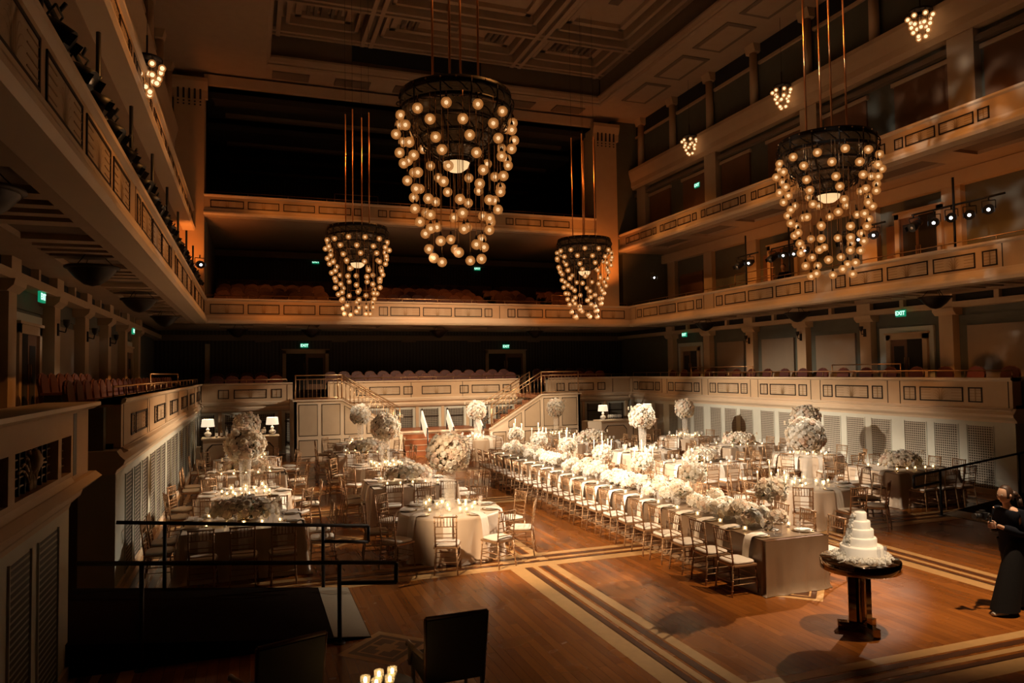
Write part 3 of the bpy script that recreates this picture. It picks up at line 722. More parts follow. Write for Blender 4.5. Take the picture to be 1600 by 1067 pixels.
def leaf(mb, c, n, r, rr):
    n = Vector(n).normalized(); t = n.orthogonal().normalized(); t.rotate(Matrix.Rotation(rr.random()*6, 3, n)); b = n.cross(t); c = Vector(c); k = len(mb.v)
    mb.v += [tuple(c), tuple(c+t*r*.5+b*r*.22+n*r*.1), tuple(c+t*r+n*r*.35), tuple(c+t*r*.5-b*r*.22+n*r*.1)]; mb.face([k, k+1, k+2, k+3], M['leaf'])
def dome(seed, n, rx, ry, rz, low, size, weights, nl=40):
    """roses set over an ellipsoid; LOW is the lowest direction covered"""
    rr = random.Random(seed); mb = MB(); lf = MB(); k = 0
    for i in range(n):
        z = 1-(1-low)*(i+.5)/n; a = i*2.39996; q = math.sqrt(max(0, 1-z*z)); d = Vector((q*math.cos(a), q*math.sin(a), z)); j = 1+rr.uniform(-.12, .07)
        rose(mb, (d.x*rx*j, d.y*ry*j, d.z*rz*j), (d.x/rx, d.y/ry, d.z/rz+rr.uniform(-.2, .4)), size*rr.uniform(.75, 1.2), M[rr.choices(('white', 'cream', 'blush'), weights)[0]], rr)
    for i in range(nl):
        z = rr.uniform(low-.15, 1); a = rr.random()*6.283; q = math.sqrt(max(0, 1-z*z)); d = Vector((q*math.cos(a), q*math.sin(a), z))
        leaf(lf, (d.x*rx*.92, d.y*ry*.92, d.z*rz*.92), d, size*rr.uniform(1.2, 2.2), rr)
    for i in range(5 if rx > .3 else 0):
        a = rr.random()*6.283; p = Vector((math.cos(a)*rx*.8, math.sin(a)*ry*.8, rz*.55)); e = p+Vector((math.cos(a)*.16, math.sin(a)*.16, .12)); lf.tube(p, e, .004, M['leaf'], 4)
        for q in range(3): rose(mb, e-Vector((0, 0, .03*q)), (0, 0, 1), size*.35, M['cream'], rr)
    core = MB(); core.lathe([(max(1e-3, .84*math.sin(PI*j/8)), -.84*math.cos(PI*j/8)) for j in range(9)], M['rose_core'], 14)
    n0 = len(lf.v); lf.v += [(x*rx, y*ry, max(z, low-.05)*rz) for x, y, z in core.v]; lf.f += [[n0+i for i in f] for f in core.f]; lf.m += [lf.mi(M['rose_core'])]*len(core.f); lf.sm += [True]*len(core.f)
    return mb, lf
def make_tall(seed, wts, nm='tall_flower_vase'):
    def build():
        t = thing(nm, '', 'flowers')
        a, b = dome(seed, 135, .37, .37, .35, -.80, .061, wts, 90)
        obj('rose_blooms', a, t, (0, 0, 1.0)); obj('foliage', b, t, (0, 0, 1.0))
        mb = MB(); mb.lathe([(.001, .006), (.085, .006), (.085, 0), (.10, .01), (.105, .3), (.125, .72)], M['mist'], 18); obj('glass_vase', mb, t)
        return t
    return build
TALL_W = Proto(make_tall(3, (5, 4, 1))); TALL_B = Proto(make_tall(4, (3, 5, 2)))
def make_low(seed, wts):
    def build():
        t = thing('low_flower_arrangement', '', 'flowers')
        a, b = dome(seed, 74, .52, .27, .26, .0, .068, wts, 60); obj('rose_blooms', a, t, (0, 0, .12)); obj('foliage', b, t, (0, 0, .12))
        mb = MB(); mb.lathe([(.001, 0), (.11, 0), (.10, .02), (.05, .04), (.15, .12), (.17, .15)], M['charger'], 16); obj('bowl', mb, t)
        return t
    return build
LOW_P = Proto(make_low(11, (2, 4, 3))); LOW_G = Proto(make_low(12, (1, 4, 2)))
def make_bunch(seed, wts, r, h):
    def build():
        t = thing('rose_vase', '', 'flowers')
        a, b = dome(seed, 30, r, r, r*.85, -.25, .056, wts, 8); obj('rose_blooms', a, t, (0, 0, h+.04)); obj('foliage', b, t, (0, 0, h+.04))
        mb = MB(); mb.lathe([(.001, .004), (.05, .004), (.055, .01), (.058, h+.02)], M['glass'], 12); obj('glass_vase', mb, t)
        return t
    return build
BUNCH = [Proto(make_bunch(21, (6, 2, 0), .124, .12)), Proto(make_bunch(22, (6, 3, 1), .116, .21)), Proto(make_bunch(23, (6, 3, 1), .130, .10))]
def make_candelabrum():
    t = thing('candelabrum', '', 'candelabrum')
    mb = MB(); mb.lathe([(.001, 0), (.11, 0), (.10, .015), (.02, .03), (.014, .06), (.022, .09), (.012, .12), (.012, .44), (.03, .47)], M['silver'], 12); obj('stem', mb, t)
    a, b = dome(31, 44, .21, .21, .18, -.6, .058, (6, 2, 1), 24); obj('rose_blooms', a, t, (0, 0, .58)); obj('foliage', b, t, (0, 0, .58))
    for i in range(5):
        q = 2*PI*i/5+.3; r = .20 if i else .02; x, y = r*math.cos(q), r*math.sin(q); z = .60 if i else .74
        mb = MB(); mb.tube((0, 0, .46), (x, y, z-.03), .007, M['silver'], 5); mb.lathe([(.006, -.03), (.024, -.005), (.024, 0)], M['silver'], 8, (x, y, z)); obj('arm', mb, t)
        mb = MB(); mb.tube((x, y, z), (x, y, z+.25), .0115, M['wax'], 8); mb.ball((x, y, z+.272), .009, M['flame'], 6, 5, 2); obj('taper_candle', mb, t)
    return t
CANDEL = Proto(make_candelabrum)

# ------------------------------------------------------------------ tables
def fold(a, n, ph): return math.sin(n*a+ph)+.45*math.sin(1.7*n*a+2*ph)
def round_cloth(seed):
    mb = MB(); rows = [[(r*math.cos(a), r*math.sin(a), .76) for a in [2*PI*i/120 for i in range(120)]] for r in (.01, .5, .89)]
    for t in (0, .06, .2, .4, .6, .8, .93, 1):
        row = []
        for i in range(120):
            a = 2*PI*i/120; r = .905+.055*t+(.022+.045*t)*t**.4*fold(a, 13, seed)*(t > 0)*.75+(.015 if t == 1 else 0)
            row.append((r*math.cos(a), r*math.sin(a), max(.008, .756*(1-t))))
        rows.append(row)
    mb.grid(rows, M['satin'], True); return mb
def rect_cloth(hx, hy, m, seed, flare=.06, top=.76, n=160, nf=9):
    """soft-cornered rectangular cloth to the floor, corners drawn out in folds"""
    base = []
    for i in range(n):
        q = 4*i/n; k = int(q); f = q-k
        a = ((-hx, -hy), (hx, -hy), (hx, hy), (-hx, hy))[k]; b = ((hx, -hy), (hx, hy), (-hx, hy), (-hx, -hy))[k]; nn = ((0, -1), (1, 0), (0, 1), (-1, 0))[k]; pv = ((-1, 0), (0, -1), (1, 0), (0, 1))[k]; nx = ((1, 0), (0, 1), (-1, 0), (0, -1))[k]
        L = math.hypot(b[0]-a[0], b[1]-a[1]); d = f*L; x, y = a[0]+(b[0]-a[0])*f, a[1]+(b[1]-a[1])*f; w = .22; nv = Vector(nn)
        e = 0
        if d < w: e = 1-d/w; nv = (nv*(1-.5*e)+Vector(pv)*.5*e)
        elif L-d < w: e = 1-(L-d)/w; nv = (nv*(1-.5*e)+Vector(nx)*.5*e)
        base.append((x, y, nv.normalized(), e, (sum((2*hx, 2*hy, 2*hx, 2*hy)[:k])+d)*2*PI/.30))
    mb = MB(); mb.grid([[(x*k, y*k, top) for x, y, *_ in base] for k in (.02, .5, .985)], m, True)
    rows = []
    for t in (0, .05, .2, .4, .6, .8, .93, 1):
        rows.append([(x+nv.x*o, y+nv.y*o, max(.008, (top-.004)*(1-t))) for x, y, nv, e, a in base for o in [.012+flare*t*(.5+1.3*e*e)+t*(.012+.03*e)*fold(a, 1, seed)+(.04 if t == 1 else 0)]])
    mb.grid(rows, m, True); return mb
def table_under(t, hx, hy, rnd_):
    mb = MB()
    if rnd_: mb.lathe([(.001, .72), (hx-.03, .72), (hx-.03, .752), (.001, .752)], M['walnut'], 32)
    else: mb.box(-hx+.02, -hy+.02, .72, hx-.02, hy-.02, .752, M['walnut'])
    obj('tabletop', mb, t)
COLS = {'a': (-.10, 'by left wall'), 'b': (3.35, 'left of long table'), 'c': (11.05, 'right of long table'), 'd': (14.65, 'by right wall')}
ROWS = [12.7, 16.1, 19.25, 22.5, 25.7]
SQ = [12.7, 15.85, 19.05, 22.3, 25.5]
ROWN = ['first-row', 'second-row', 'third-row', 'fourth-row', 'fifth-row']
def seat(px, py, ang, lab, ex, ey, eang, glass=True, nap=True, dist=.17):
    """chair at px,py facing ANG; its setting inside the table edge point ex,ey"""
    CHAIR.place((px, py, 0), ang-PI/2+rnd.uniform(-.05, .05), 'gold chair, '+lab, 'gold chairs at the banquet tables')
    dx, dy = math.cos(eang), math.sin(eang)
    PLATE.place((ex+dx*dist, ey+dy*dist, .762), 0, 'charger plate, '+lab, 'place settings')
    if nap: NAPKIN.place((ex, ey, .766), eang-PI/2, 'ivory napkin, '+lab, 'ivory napkins')
    if glass: GLASS.place((ex+dx*.34-dy*.13, ey+dy*.34+dx*.13, .763), 0, 'wine glass, '+lab, 'wine glasses')
def round_table(c, r, ph0, n=9, blush=False, ball=True, sc=1.0, cx=None, cy=None, where=None):
    x, w = COLS.get(c, (cx, where)); y = ROWS[r]
    if cx is not None: x, w = cx, where
    if cy is not None: y = cy
    nm = '%s table %s' % (ROWN[r], w)
    t = thing('round_table', 'round %s under champagne satin cloth' % nm, 'table', (x, y, 0), 0, 'round banquet tables')
    table_under(t, .9, .9, True); obj('tablecloth', round_cloth(r*1.3+ord(c)), t)
    for i in range(n):
        a = math.radians(ph0)-2*PI*i/n; cw = nth(i+1)
        seat(x+1.29*math.cos(a), y+1.29*math.sin(a), a+PI, '%s clockwise from near side, %s' % (cw, nm), x+.905*math.cos(a), y+.905*math.sin(a), a+PI)
    P_ = TALL_B if blush else TALL_W
    if ball: P_.place((x, y, .762), rnd.random()*6, 'tall %s rose ball vase, %s' % ('cream' if blush else 'white', nm), 'tall rose vases', (sc, sc, 1.0 if sc == 1 else .99))
    rr = random.Random(r*10+ord(c)); k = 0; pts = []
    while len(pts) < 16 and k < 500:
        k += 1; a = rr.random()*6.283; q = rr.uniform(.16, .52); p = (q*math.cos(a), q*math.sin(a))
        if all(math.hypot(p[0]-u[0], p[1]-u[1]) > .105 for u in pts): pts.append(p)
    for i, p in enumerate(pts):
        if i < 5: PILLAR.place((x+p[0], y+p[1], .762), 0, 'lit pillar candle on round %s' % nm, 'pillar candles, '+nm, (1, 1, rr.uniform(.8, 1.05)))
        else: VOTIVE.place((x+p[0], y+p[1], .762), 0, 'lit votive candle on round %s' % nm, 'votive candles, '+nm, (1, 1, rr.uniform(.9, 1.3)))
def square_table(c, r, hx=.92, hy=.78, green=False, dy=.38):
    x, w = COLS[c]; y = SQ[r]+dy; nm = '%s table %s' % (ROWN[r], w)
    t = thing('square_table', 'square-cornered %s under satin cloth' % nm, 'table', (x, y, 0), 0, 'square-cornered banquet tables')
    table_under(t, hx, hy, False); obj('tablecloth', rect_cloth(hx, hy, M['satin'], r+1.0), t)
    k = 0
    pos = [(-PI/2, (-.58, 0, .58)), (0, (-.33, .33)), (PI/2, (.58, 0, -.58)), (PI, (.33, -.33))]
    for a, offs in pos:
        for o in offs:
            k += 1; ca, sa = math.cos(a), math.sin(a); h = hx if abs(ca) > .5 else hy
            ex, ey = x+ca*(h+.013)-sa*o, y+sa*(h+.013)+ca*o
            seat(ex+ca*.31, ey+sa*.31, a+PI, '%s anticlockwise from near left, %s' % (nth(k), nm), ex, ey, a+PI)
    (LOW_G if green else LOW_P).place((x, y, .762), rnd.uniform(-.2, .2), 'low %s rose mound, %s' % ('cream' if green else 'peach', nm), 'low rose mounds')
    for i in range(10):
        s = -1 if i < 5 else 1; VOTIVE.place((x-.56+.28*(i % 5), y+s*(.40+.03*(i % 2)), .762), 0, 'lit votive candle beside low roses, %s' % nm, 'votive candles, '+nm)
square_table('a', 0, green=True); round_table('b', 0, -107, 9, blush=True, sc=.95)
round_table('c', 0, -95, 9, cx=10.9, cy=12.25, where='right of long table'); square_table('d', 0, green=True, dy=.62)
round_table('a', 1, -80, 9, blush=True); square_table('b', 1); square_table('c', 1); round_table('d', 1, -70, 9, blush=True, cx=14.65, cy=16.45, where='by right wall')
square_table('a', 2); round_table('b', 2, -95, 9); round_table('c', 2, -85, 9); square_table('d', 2)
round_table('a', 3, -100, 9, blush=True, sc=.95); square_table('b', 3); square_table('c', 3); round_table('d', 3, -60, 9, blush=True, sc=.85)
round_table('b', 4, -90, 8, cx=3.6, where='before left staircase', sc=.9)
round_table('c', 4, -80, 8, cx=11.0, where='before right staircase', sc=.85)
round_table('e', 4, -75, 8, cx=7.9, cy=25.9, where='before centre steps', sc=.95)

# the long head table
LX, LY0, LY1 = 7.35, 8.5, 20.85
t = thing('long_table', 'very long banquet table down the middle under a taupe satin cloth', 'table', (LX, (LY0+LY1)/2, 0))
mb = rect_cloth(.545, (LY1-LY0)/2, M['taupe'], 2.0, .02, .76, 480, 20); obj('tablecloth', mb, t)
mb = MB(); mb.box(-.52, -(LY1-LY0)/2+.03, .72, .52, (LY1-LY0)/2-.03, .752, M['walnut']); obj('tabletop', mb, t)
for s, wn in ((-1, 'left'), (1, 'right')):
    for k in range(20):
        y = 8.83+.612*k
        seat(LX+s*.80, y, 0 if s < 0 else PI, '%s from near end, %s side of long table' % (nth(k+1), wn), LX+s*.56, y, 0 if s < 0 else PI, dist=.16)
CY = (9.05, 11.1, 12.85, 14.6, 16.5, 18.4, 20.2)
for i, y in enumerate(CY):
    CANDEL.place((LX+.02, y, .762), rnd.random()*6, 'silver candelabrum with roses, %s from near end of long table' % nth(i+1), 'candelabra on the long table')
for sd, wn in ((-1, 'left'), (1, 'right')):
    k = 0; y = 8.72 if sd < 0 else 8.86
    while y < 20.7:
        if min(abs(y-c) for c in CY) > .30 or sd*LX < 0 and min(abs(y-c) for c in CY) > .24:
            k += 1
            BUNCH[(k*7+k//3+(sd > 0)) % 3].place((LX+sd*.142, y, .762), rnd.random()*6, 'glass vase of white roses, %s from near end, %s file on long table' % (nth(k), wn), 'rose vases along the long table')
        y += .295
for i in range(38):
    sd = -1 if i % 2 else 1
    VOTIVE.place((LX+sd*.40, 8.83+.306+.612*(i//2), .762), 0, 'lit votive candle in a small glass between the place settings on the long table', 'votive candles on the long table')

# ------------------------------------------------------------------ cake and its table
t = thing('cake_table', 'round smoked-mirror pedestal table carrying the tiered cake', 'table', (6.97, 6.98, 0), .35)
mb = MB(); mb.lathe([(.001, .74), (.44, .74), (.455, .75), (.455, .862), (.445, .87), (.001, .87)], M['mirror'], 48); obj('tabletop', mb, t)
mb = MB()
for i in range(3):
    a = 2*PI*i/3; c, s = math.cos(a), math.sin(a)
    def q(r, w, z): return (c*r-s*w, s*r+c*w, z)
    mb.hexa([q(.06, -.035, .1), q(.145, -.035, .1), q(.145, .035, .1), q(.06, .035, .1), q(.06, -.035, .74), q(.145, -.035, .74), q(.145, .035, .74), q(.06, .035, .74)], M['mirror'])
mb.lathe([(.075, .1), (.075, .74)], M['mirror'], 3); obj('pedestal', mb, t)
mb = MB()
for i in range(3):
    a = 2*PI*i/3; c, s = math.cos(a), math.sin(a)
    mb.hexa([(c*.0-s*w, s*.0+c*w, z) if r == 0 else (c*r-s*w, s*r+c*w, z) for z in (0, .1) for r, w in ((0, -.06), (.27, -.05), (.27, .05), (0, .06))], M['mirror'])
obj('foot', mb, t)
t = thing('wedding_cake', 'white five-tier wedding cake with sugar petals cascading down one side', 'cake', (7.0, 6.98, .87))
z = .025
mb = MB(); mb.lathe([(.001, .02), (.27, .02), (.27, 0)], M['china'], 32); obj('cake_board', mb, t)
for r, h in ((.245, .135), (.175, .105), (.142, .105), (.108, .10), (.070, .105)):
    mb = MB(); mb.lathe([(r+.003, z), (r, z+.01), (r, z+h-.012), (r-.01, z+h), (.001, z+h)], M['icing'], 36); obj('cake_tier', mb, t); z += h-.004
mb = MB(); rr = random.Random(5)
for i in range(120):
    a = rr.uniform(0, 6.283); r = rr.uniform(.25, .34); d = Vector((math.cos(a), math.sin(a), .5)); rose(mb, (r*math.cos(a), r*math.sin(a), .02+rr.uniform(0, .03)), d, rr.uniform(.018, .03), M['white'], rr)
for i in range(150):
    f = rr.random(); a = PI*.95+rr.uniform(-.35, .35)-.3*f; r = .262-.19*f**.8+rr.uniform(0, .02); rose(mb, (r*math.cos(a), r*math.sin(a), .03+.5*f), (math.cos(a), math.sin(a), .4), rr.uniform(.015, .026), M['white'], rr)
obj('sugar_petal_decoration', mb, t)
t = thing('cake_knife', 'silver cake knife lying left of the tiered cake', 'knife', (6.66, 6.93, .872), .3)
mb = MB(); mb.box(-.10, -.012, 0, .02, .012, .003, M['silver']); obj('blade', mb, t); mb = MB(); mb.tube((.02, 0, .008), (.12, 0, .008), .008, M['china'], 6); obj('handle', mb, t)
for i, (dx, dy) in enumerate(((.0, -.335), (.10, -.33))):
    t = thing('champagne_flute', 'empty champagne flute before the cake, %s one' % ('left' if i == 0 else 'right'), 'glass', (6.86+dx, 6.92+dy, .871))
    mb = MB(); mb.lathe([(.03, 0), (.004, .006), (.004, .09), (.016, .11), (.022, .17), (.019, .23)], M['glass'], 10); obj('bowl_and_stem', mb, t)

# ------------------------------------------------------------------ chandeliers
def make_chandelier():
    t = thing('globe_chandelier', '', 'chandelier')      # origin at height 0 of the hall
    mb = MB(); I = M['iron']
    def ring(r, z, w=.03, h=.06, n=36): mb.lathe([(r-w, z), (r, z), (r, z+h), (r-w, z+h), (r-w, z)], I, n)
    ring(1.0, 8.02, .04, .12); ring(1.0, 7.80); ring(.84, 7.56); ring(.66, 7.34); ring(.48, 7.14); ring(.32, 7.0)
    for i in range(12):
        a = 2*PI*i/12; pts = [(1.0, 8.1), (1.0, 7.8), (.93, 7.65), (.84, 7.58), (.78, 7.44), (.66, 7.36), (.60, 7.24), (.48, 7.16), (.42, 7.06), (.32, 7.0)]
        mb.path([(r*math.cos(a), r*math.sin(a), z) for r, z in pts], .014, I, 5)
        for r, z in ((1.0, 7.95), (.9, 7.62), (.72, 7.4), (.54, 7.2)):
            for da in (0, .26):
                mb.path([((r+.05*math.sin(q*PI))*math.cos(a+da+.2*q), (r+.05*math.sin(q*PI))*math.sin(a+da+.2*q), z+.07*math.cos(q*PI)) for q in (0, .25, .5, .75, 1)], .011, I, 4)
    for i in range(6): a = PI*i/6; mb.tube((math.cos(a), math.sin(a), 8.1), (-math.cos(a), -math.sin(a), 8.1), .014, I, 5)
    for i in range(24): a = 2*PI*i/24; mb.ball((1.01*math.cos(a), 1.01*math.sin(a), 8.1), .018, M['brass'], 5, 4)
    obj('frame', mb, t)
    mb = MB()
    for r0, z0, r1, z1 in ((.985, 8.02, .985, 7.84), (.95, 7.78, .84, 7.60), (.80, 7.54, .67, 7.38), (.63, 7.32, .49, 7.18), (.45, 7.12, .33, 7.02)): mb.lathe([(r0, z0), (r1, z1)], M['amber'], 36)
    obj('amber_glass_skirt', mb, t)
    mb = MB(); mb.lathe([(.001, 6.76), (.12, 6.78), (.21, 6.85), (.24, 6.93), (.22, 6.96)], M['bowl'], 20); b = obj('bowl_lamp', mb, t)
    mb = MB(); mb.lathe([(.245, 6.92), (.255, 6.94), (.245, 6.96)], I, 20)
    for i in range(6): a = PI*i/3; mb.tube((.24*math.cos(a), .24*math.sin(a), 6.93), (.32*math.cos(a), .32*math.sin(a), 7.02), .008, I, 4)
    obj('bowl_rim', mb, b)
    for i in range(4):
        a = PI/4+PI/2*i+.28; x, y = .42*math.cos(a), .42*math.sin(a)
        mb = MB(); mb.tube((x, y, 8.06), (x, y, 12.05), .021, M['copper'], 8); mb.ball((x, y, 12.06), .026, M['copper'], 6, 5)
        rd = obj('suspension_rod', mb, t); mb = MB(); mb.tube((x, y, 12.05), (x, y, 16.7), .006, M['black'], 4); obj('cable', mb, rd)
    gm = MB(); gm.ball((0, 0, 0), .09, M['globe'], 18, 12); gm = gm.mesh('globe')
    hm = MB(); hm.ball((0, 0, 0), .062, M['globe2'], 14, 9); hm = hm.mesh('glow')  # halo shell added inside each globe to paint its soft glow
    bm_ = MB(); bm_.ball((0, 0, 0), .034, M['bulb'], 10, 7); bm_ = bm_.mesh('lamp')
    sm = {}
    rr = random.Random(2)
    for z, r, n, off in ((7.64, 1.02, 12, 0), (7.40, 1.06, 12, 15), (7.12, 1.0, 11, 0), (6.87, .93, 10, 18), (6.60, .87, 9, 0), (6.36, .80, 8, 8), (6.12, .74, 8, 28), (5.88, .66, 7, 0), (5.66, .60, 6, 20), (5.43, .52, 5, 0), (5.22, .44, 5, 36)):
        for i in range(n):
            a = math.radians(off)+2*PI*i/n+.1; rz = z+rr.uniform(-.04, .04); x, y = r*math.cos(a), r*math.sin(a)
            g = obj('globe', gm, t, (x, y, rz)); 
            top = 7.85 if r > .97 else (7.82 if r > .85 else (7.6 if r > .62 else 7.36))
            mb = MB(); mb.lathe([(.012, .08), (.03, .085), (.026, .11), (.008, .16)], I, 8); mb.tube((0, 0, .12), (0, 0, max(.2, top-rz)), .006, M['brass'], 5); obj('pendant_stem', mb, g)
            obj('glow_halo', hm, g); obj('lamp', bm_, g)
    return t
CH = Proto(make_chandelier)
for x, y, lab in ((3.46, 12.4, 'left of the long table nearest the stage'), (11.85, 12.4, 'right of the long table near the balconies'), (3.42, 24.8, 'far left before the back balcony'), (11.9, 24.8, 'far right before the back balcony')):
    CH.place((x, y, 0), 0, 'tiered globe chandelier on copper rods, '+lab, 'globe chandeliers')
def make_cluster():
    t = thing('globe_cluster_pendant', '', 'pendant lamp')
    mb = MB(); mb.lathe([(.03, .5), (.16, .46), (.30, .42), (.30, .38), (.1, .36)], M['iron'], 16); mb.tube((0, 0, .48), (0, 0, .9), .02, M['iron']); obj('canopy_frame', mb, t)
    mb = MB(); mb.tube((0, 0, .9), (0, 0, 2.75), .006, M['black'], 4); obj('cable', mb, t)
    gm = MB(); gm.ball((0, 0, 0), .075, M['globe'], 14, 9); gm = gm.mesh('globe'); bm_ = MB(); bm_.ball((0, 0, 0), .045, M['bulb'], 10, 7); bm_ = bm_.mesh('lamp')
    for z, r, n in ((.22, .30, 7), (.02, .22, 6), (-.10, .2, 3), (-.30, .11, 3)):
        for i in range(n):
            a = 2*PI*i/n+z*3; g = obj('globe', gm, t, (r*math.cos(a), r*math.sin(a), z)); obj('lamp', bm_, g); mb = MB(); mb.tube((0, 0, .07), (0, 0, .39-z), .006, M['iron'], 4); obj('pendant_stem', mb, g)
    return t
CP = Proto(make_cluster)
for x, y, lab in ((16.75, 14.1, 'nearest along the right upper wall'), (16.75, 19.45, 'middle one along the right upper wall'), (16.75, 24.9, 'furthest along the right upper wall'), (-2.0, 16.3, 'behind the left upper balcony')):
    CP.place((x, y, 12.2 if x > 0 else 9.3), 0, 'small cluster of glowing globes, '+lab, 'small globe pendants')

# ------------------------------------------------------------------ staircases, centre steps
def staircase(xo, dr, lab):
    t = thing('staircase', lab, 'staircase', (0, 0, 0)); X = lambda s: xo+dr*s
    S0, S1, Z0, Z1, ZE = 1.72, 4.0, 2.2, .86, .6
    yf = 27.75; P = PB(yf)
    prof = [(0, 0), (0, Z0), (S0, Z0), (S1, Z1), (S1, 0)]
    mb = MB(); n = len(mb.v)
    for y in (yf, yf+.1): mb.v += [(X(s), y, z) for s, z in prof]
    for i in range(5): mb.face([n+i, n+(i+1) % 5, n+5+(i+1) % 5, n+5+i], M['trimw'])
    mb.face([n+i for i in range(5)], M['trimw']); mb.face([n+5+i for i in range(5)], M['trimw'])
    mb.box(min(X(0), X(.1)), yf, 0, max(X(0), X(.1)), 30.9, Z0, M['trimw'])
    zt = lambda s: Z0-.12 if s <= S0 else Z0-.14-(s-S0)*(Z0-Z1)/(S1-S0)
    for a, b in ((.16, .84), (.98, 1.66), (1.80, 2.5), (2.62, 3.2), (3.3, 3.86)):
        for lo, hi in ((.16, .78), (.92, None)):
            pts = [(a, lo), (b, lo), (b, min(hi or 9, zt(b))), (a, min(hi or 9, zt(a)))]
            if pts[2][1] < lo+.12: continue
            for (e, d, m) in ((0, .008, 'bronze'), (.022, .012, 'tan')):
                c = [(a+e, lo+e), (b-e, lo+e), (b-e, pts[2][1]-e*1.3), (a+e, pts[3][1]-e*1.3)]; k = len(mb.v); mb.v += [(X(s), yf-d, z) for s, z in c]; mb.face([k, k+1, k+2, k+3], M[m])
    for (a, za), (b, zb) in (((-.05, Z0), (S0, Z0)), ((S0, Z0), (S1, Z1))):
        k = len(mb.v); mb.v += [(X(s), y, z+q) for q in (0, .05) for s, z, y in ((a, za, yf-.05), (b, zb, yf-.05), (b, zb, yf+.14), (a, za, yf+.14))]
        for q in ((0, 1, 2, 3), (4, 5, 6, 7), (0, 1, 5, 4), (2, 3, 7, 6), (1, 2, 6, 5), (0, 3, 7, 4)): mb.face([k+i for i in q], M['trimw'])
    obj('panelled_side', mb, t)
    mb = MB(); mb.box(min(X(.1), X(S0)), yf+.1, Z0-.15, max(X(.1), X(S0)), 30.9, Z0, M['oak']); obj('landing', mb, t)
    for i in range(7):
        a = S0+i*(S1-S0)/7; b = a+(S1-S0)/7+.02; z = Z0-(i+1)*(Z0-Z1)/7-.04
        mb = MB(); mb.box(min(X(a), X(b)), yf+.1, z-.18, max(X(a), X(b)), 29.2, z, M['oak']); obj('tread', mb, t)
    for yy, nm in ((yf+.05, 'front'), (29.15, 'rear')):
        mb = MB(); m = M['brass']; pts = [(S0, Z0), (S1-.1, Z1+.06)]
        if nm == 'front': pts = [(.05, Z0)]+pts
        mb.path([(X(s), yy, z+.95) for s, z in pts], .024, m); mb.path([(X(s), yy, z+.80) for s, z in pts], .016, m); mb.path([(X(s), yy, z+.12) for s, z in pts], .014, m)
        for (a, za), (b, zb) in zip(pts, pts[1:]):
            q = max(2, int((b-a)/.15))
            for i in range(q+1): s = a+(b-a)*i/q; z = za+(zb-za)*i/q; mb.tube((X(s), yy, z+.1), (X(s), yy, z+.8), .009, m, 5)
        for s, z in pts: mb.tube((X(s), yy, z), (X(s), yy, z+.97), .026, m)
        obj('railing', mb, t, label='bronze baluster railing, %s of the stair' % nm)
staircase(1.5, 1, 'cream panelled staircase with bronze railings beside the left bar')
staircase(13.0, -1, 'cream panelled staircase with bronze railings beside the right bar')
t = thing('wooden_steps', 'reddish wooden steps up to the low platform between the staircases', 'steps', (0, 0, 0))
mb = MB(); mb.box(5.56, 28.7, 0, 8.94, 30.75, .86, M['oak']); mb.box(5.55, 28.66, .80, 8.95, 28.72, .875, M['trimw']); obj('platform', mb, t)
for i in range(4): mb = MB(); mb.box(5.62, 27.7+.25*i, 0, 8.9, 28.7, .20*(i+1)-.02, M['oak']); mb.box(5.62, 27.68+.25*i, .20*(i+1)-.03, 8.9, 27.72+.25*i, .20*(i+1)-.015, M['tan']); obj('step', mb, t)
for i, x in enumerate((6.45, 7.5, 8.7)):
    t = thing('step_handrail', 'dark metal handrail on the centre steps, %s from the left' % nth(i+1), 'handrail', (x, 0, 0), 0, 'handrails on the centre steps')
    mb = MB(); mb.path([(0, 28.75, .885), (0, 28.75, 1.72), (0, 27.66, .98), (0, 27.66, .0)], .024, M['black']); obj('rail_bar', mb, t)
    t = thing('white_sash', 'white fabric sash draped over the %s handrail of the centre steps' % nth(i+1), 'drape', (x, 0, 0), 0, 'white sashes on the handrails')
    mb = MB(); rows = []
    for j in range(9):
        f = j/8; y = 28.6-.9*f; z = 1.65-.62*f
        rows.append([(-.06, y, z-.35-.1*math.sin(f*PI)), (-.035, y-.01, z-.1), (-.03, y, z+.01), (0, y, z+.035), (.03, y, z+.01), (.035, y-.01, z-.15), (.05, y, z-.45-.1*math.sin(f*9))])
    mb.grid(rows, M['napkin']); obj('sash_cloth', mb, t)

# ------------------------------------------------------------------ bars with lamps and bottles
def bar(x0, x1, y0, y1, lab, ret):
    t = thing('bar_counter', lab, 'bar', (0, 0, 0)); P = PB(y0)
    mb = MB(); mb.box(x0, y0, 0, x1, y1, 1.04, M['trimw'])
    if ret: mb.hexa([(x0, y0, 0), (x0-.5, y1+.2, 0), (x0-.2, y1+.5, 0), (x0, y1, 0), (x0, y0, 1.04), (x0-.5, y1+.2, 1.04), (x0-.2, y1+.5, 1.04), (x0, y1, 1.04)], M['trimw'])
    n = 2; w = (x1-x0)/n
    for i in range(n):
        a, b = x0+w*i+.14, x0+w*(i+1)-.14; k = len(mb.v); c = [(a, .12), (b, .12), (b, .72), (b-.14, .88), (a+.14, .88), (a, .72)]
        for e, d, m in ((0, .008, 'bronze'), (.03, .014, 'plaster')):
            k = len(mb.v); cx, cz = (a+b)/2, .5; mb.v += [(cx+(x-cx)*(1-e/abs(x-cx) if abs(x-cx) > .1 else 1), y0-d, cz+(z-cz)*(1-e/.4)) for x, z in c]; mb.face(list(range(k, k+6)), M[m])
    obj('body', mb, t)
    mb = MB(); mb.box(x0-.05, y0-.06, 1.04, x1+.05, y1+.04, 1.09, M['trimw']); obj('countertop', mb, t)
bar(-1.5, .9, 26.5, 27.15, 'cream panelled bar counter by the left wall', False)
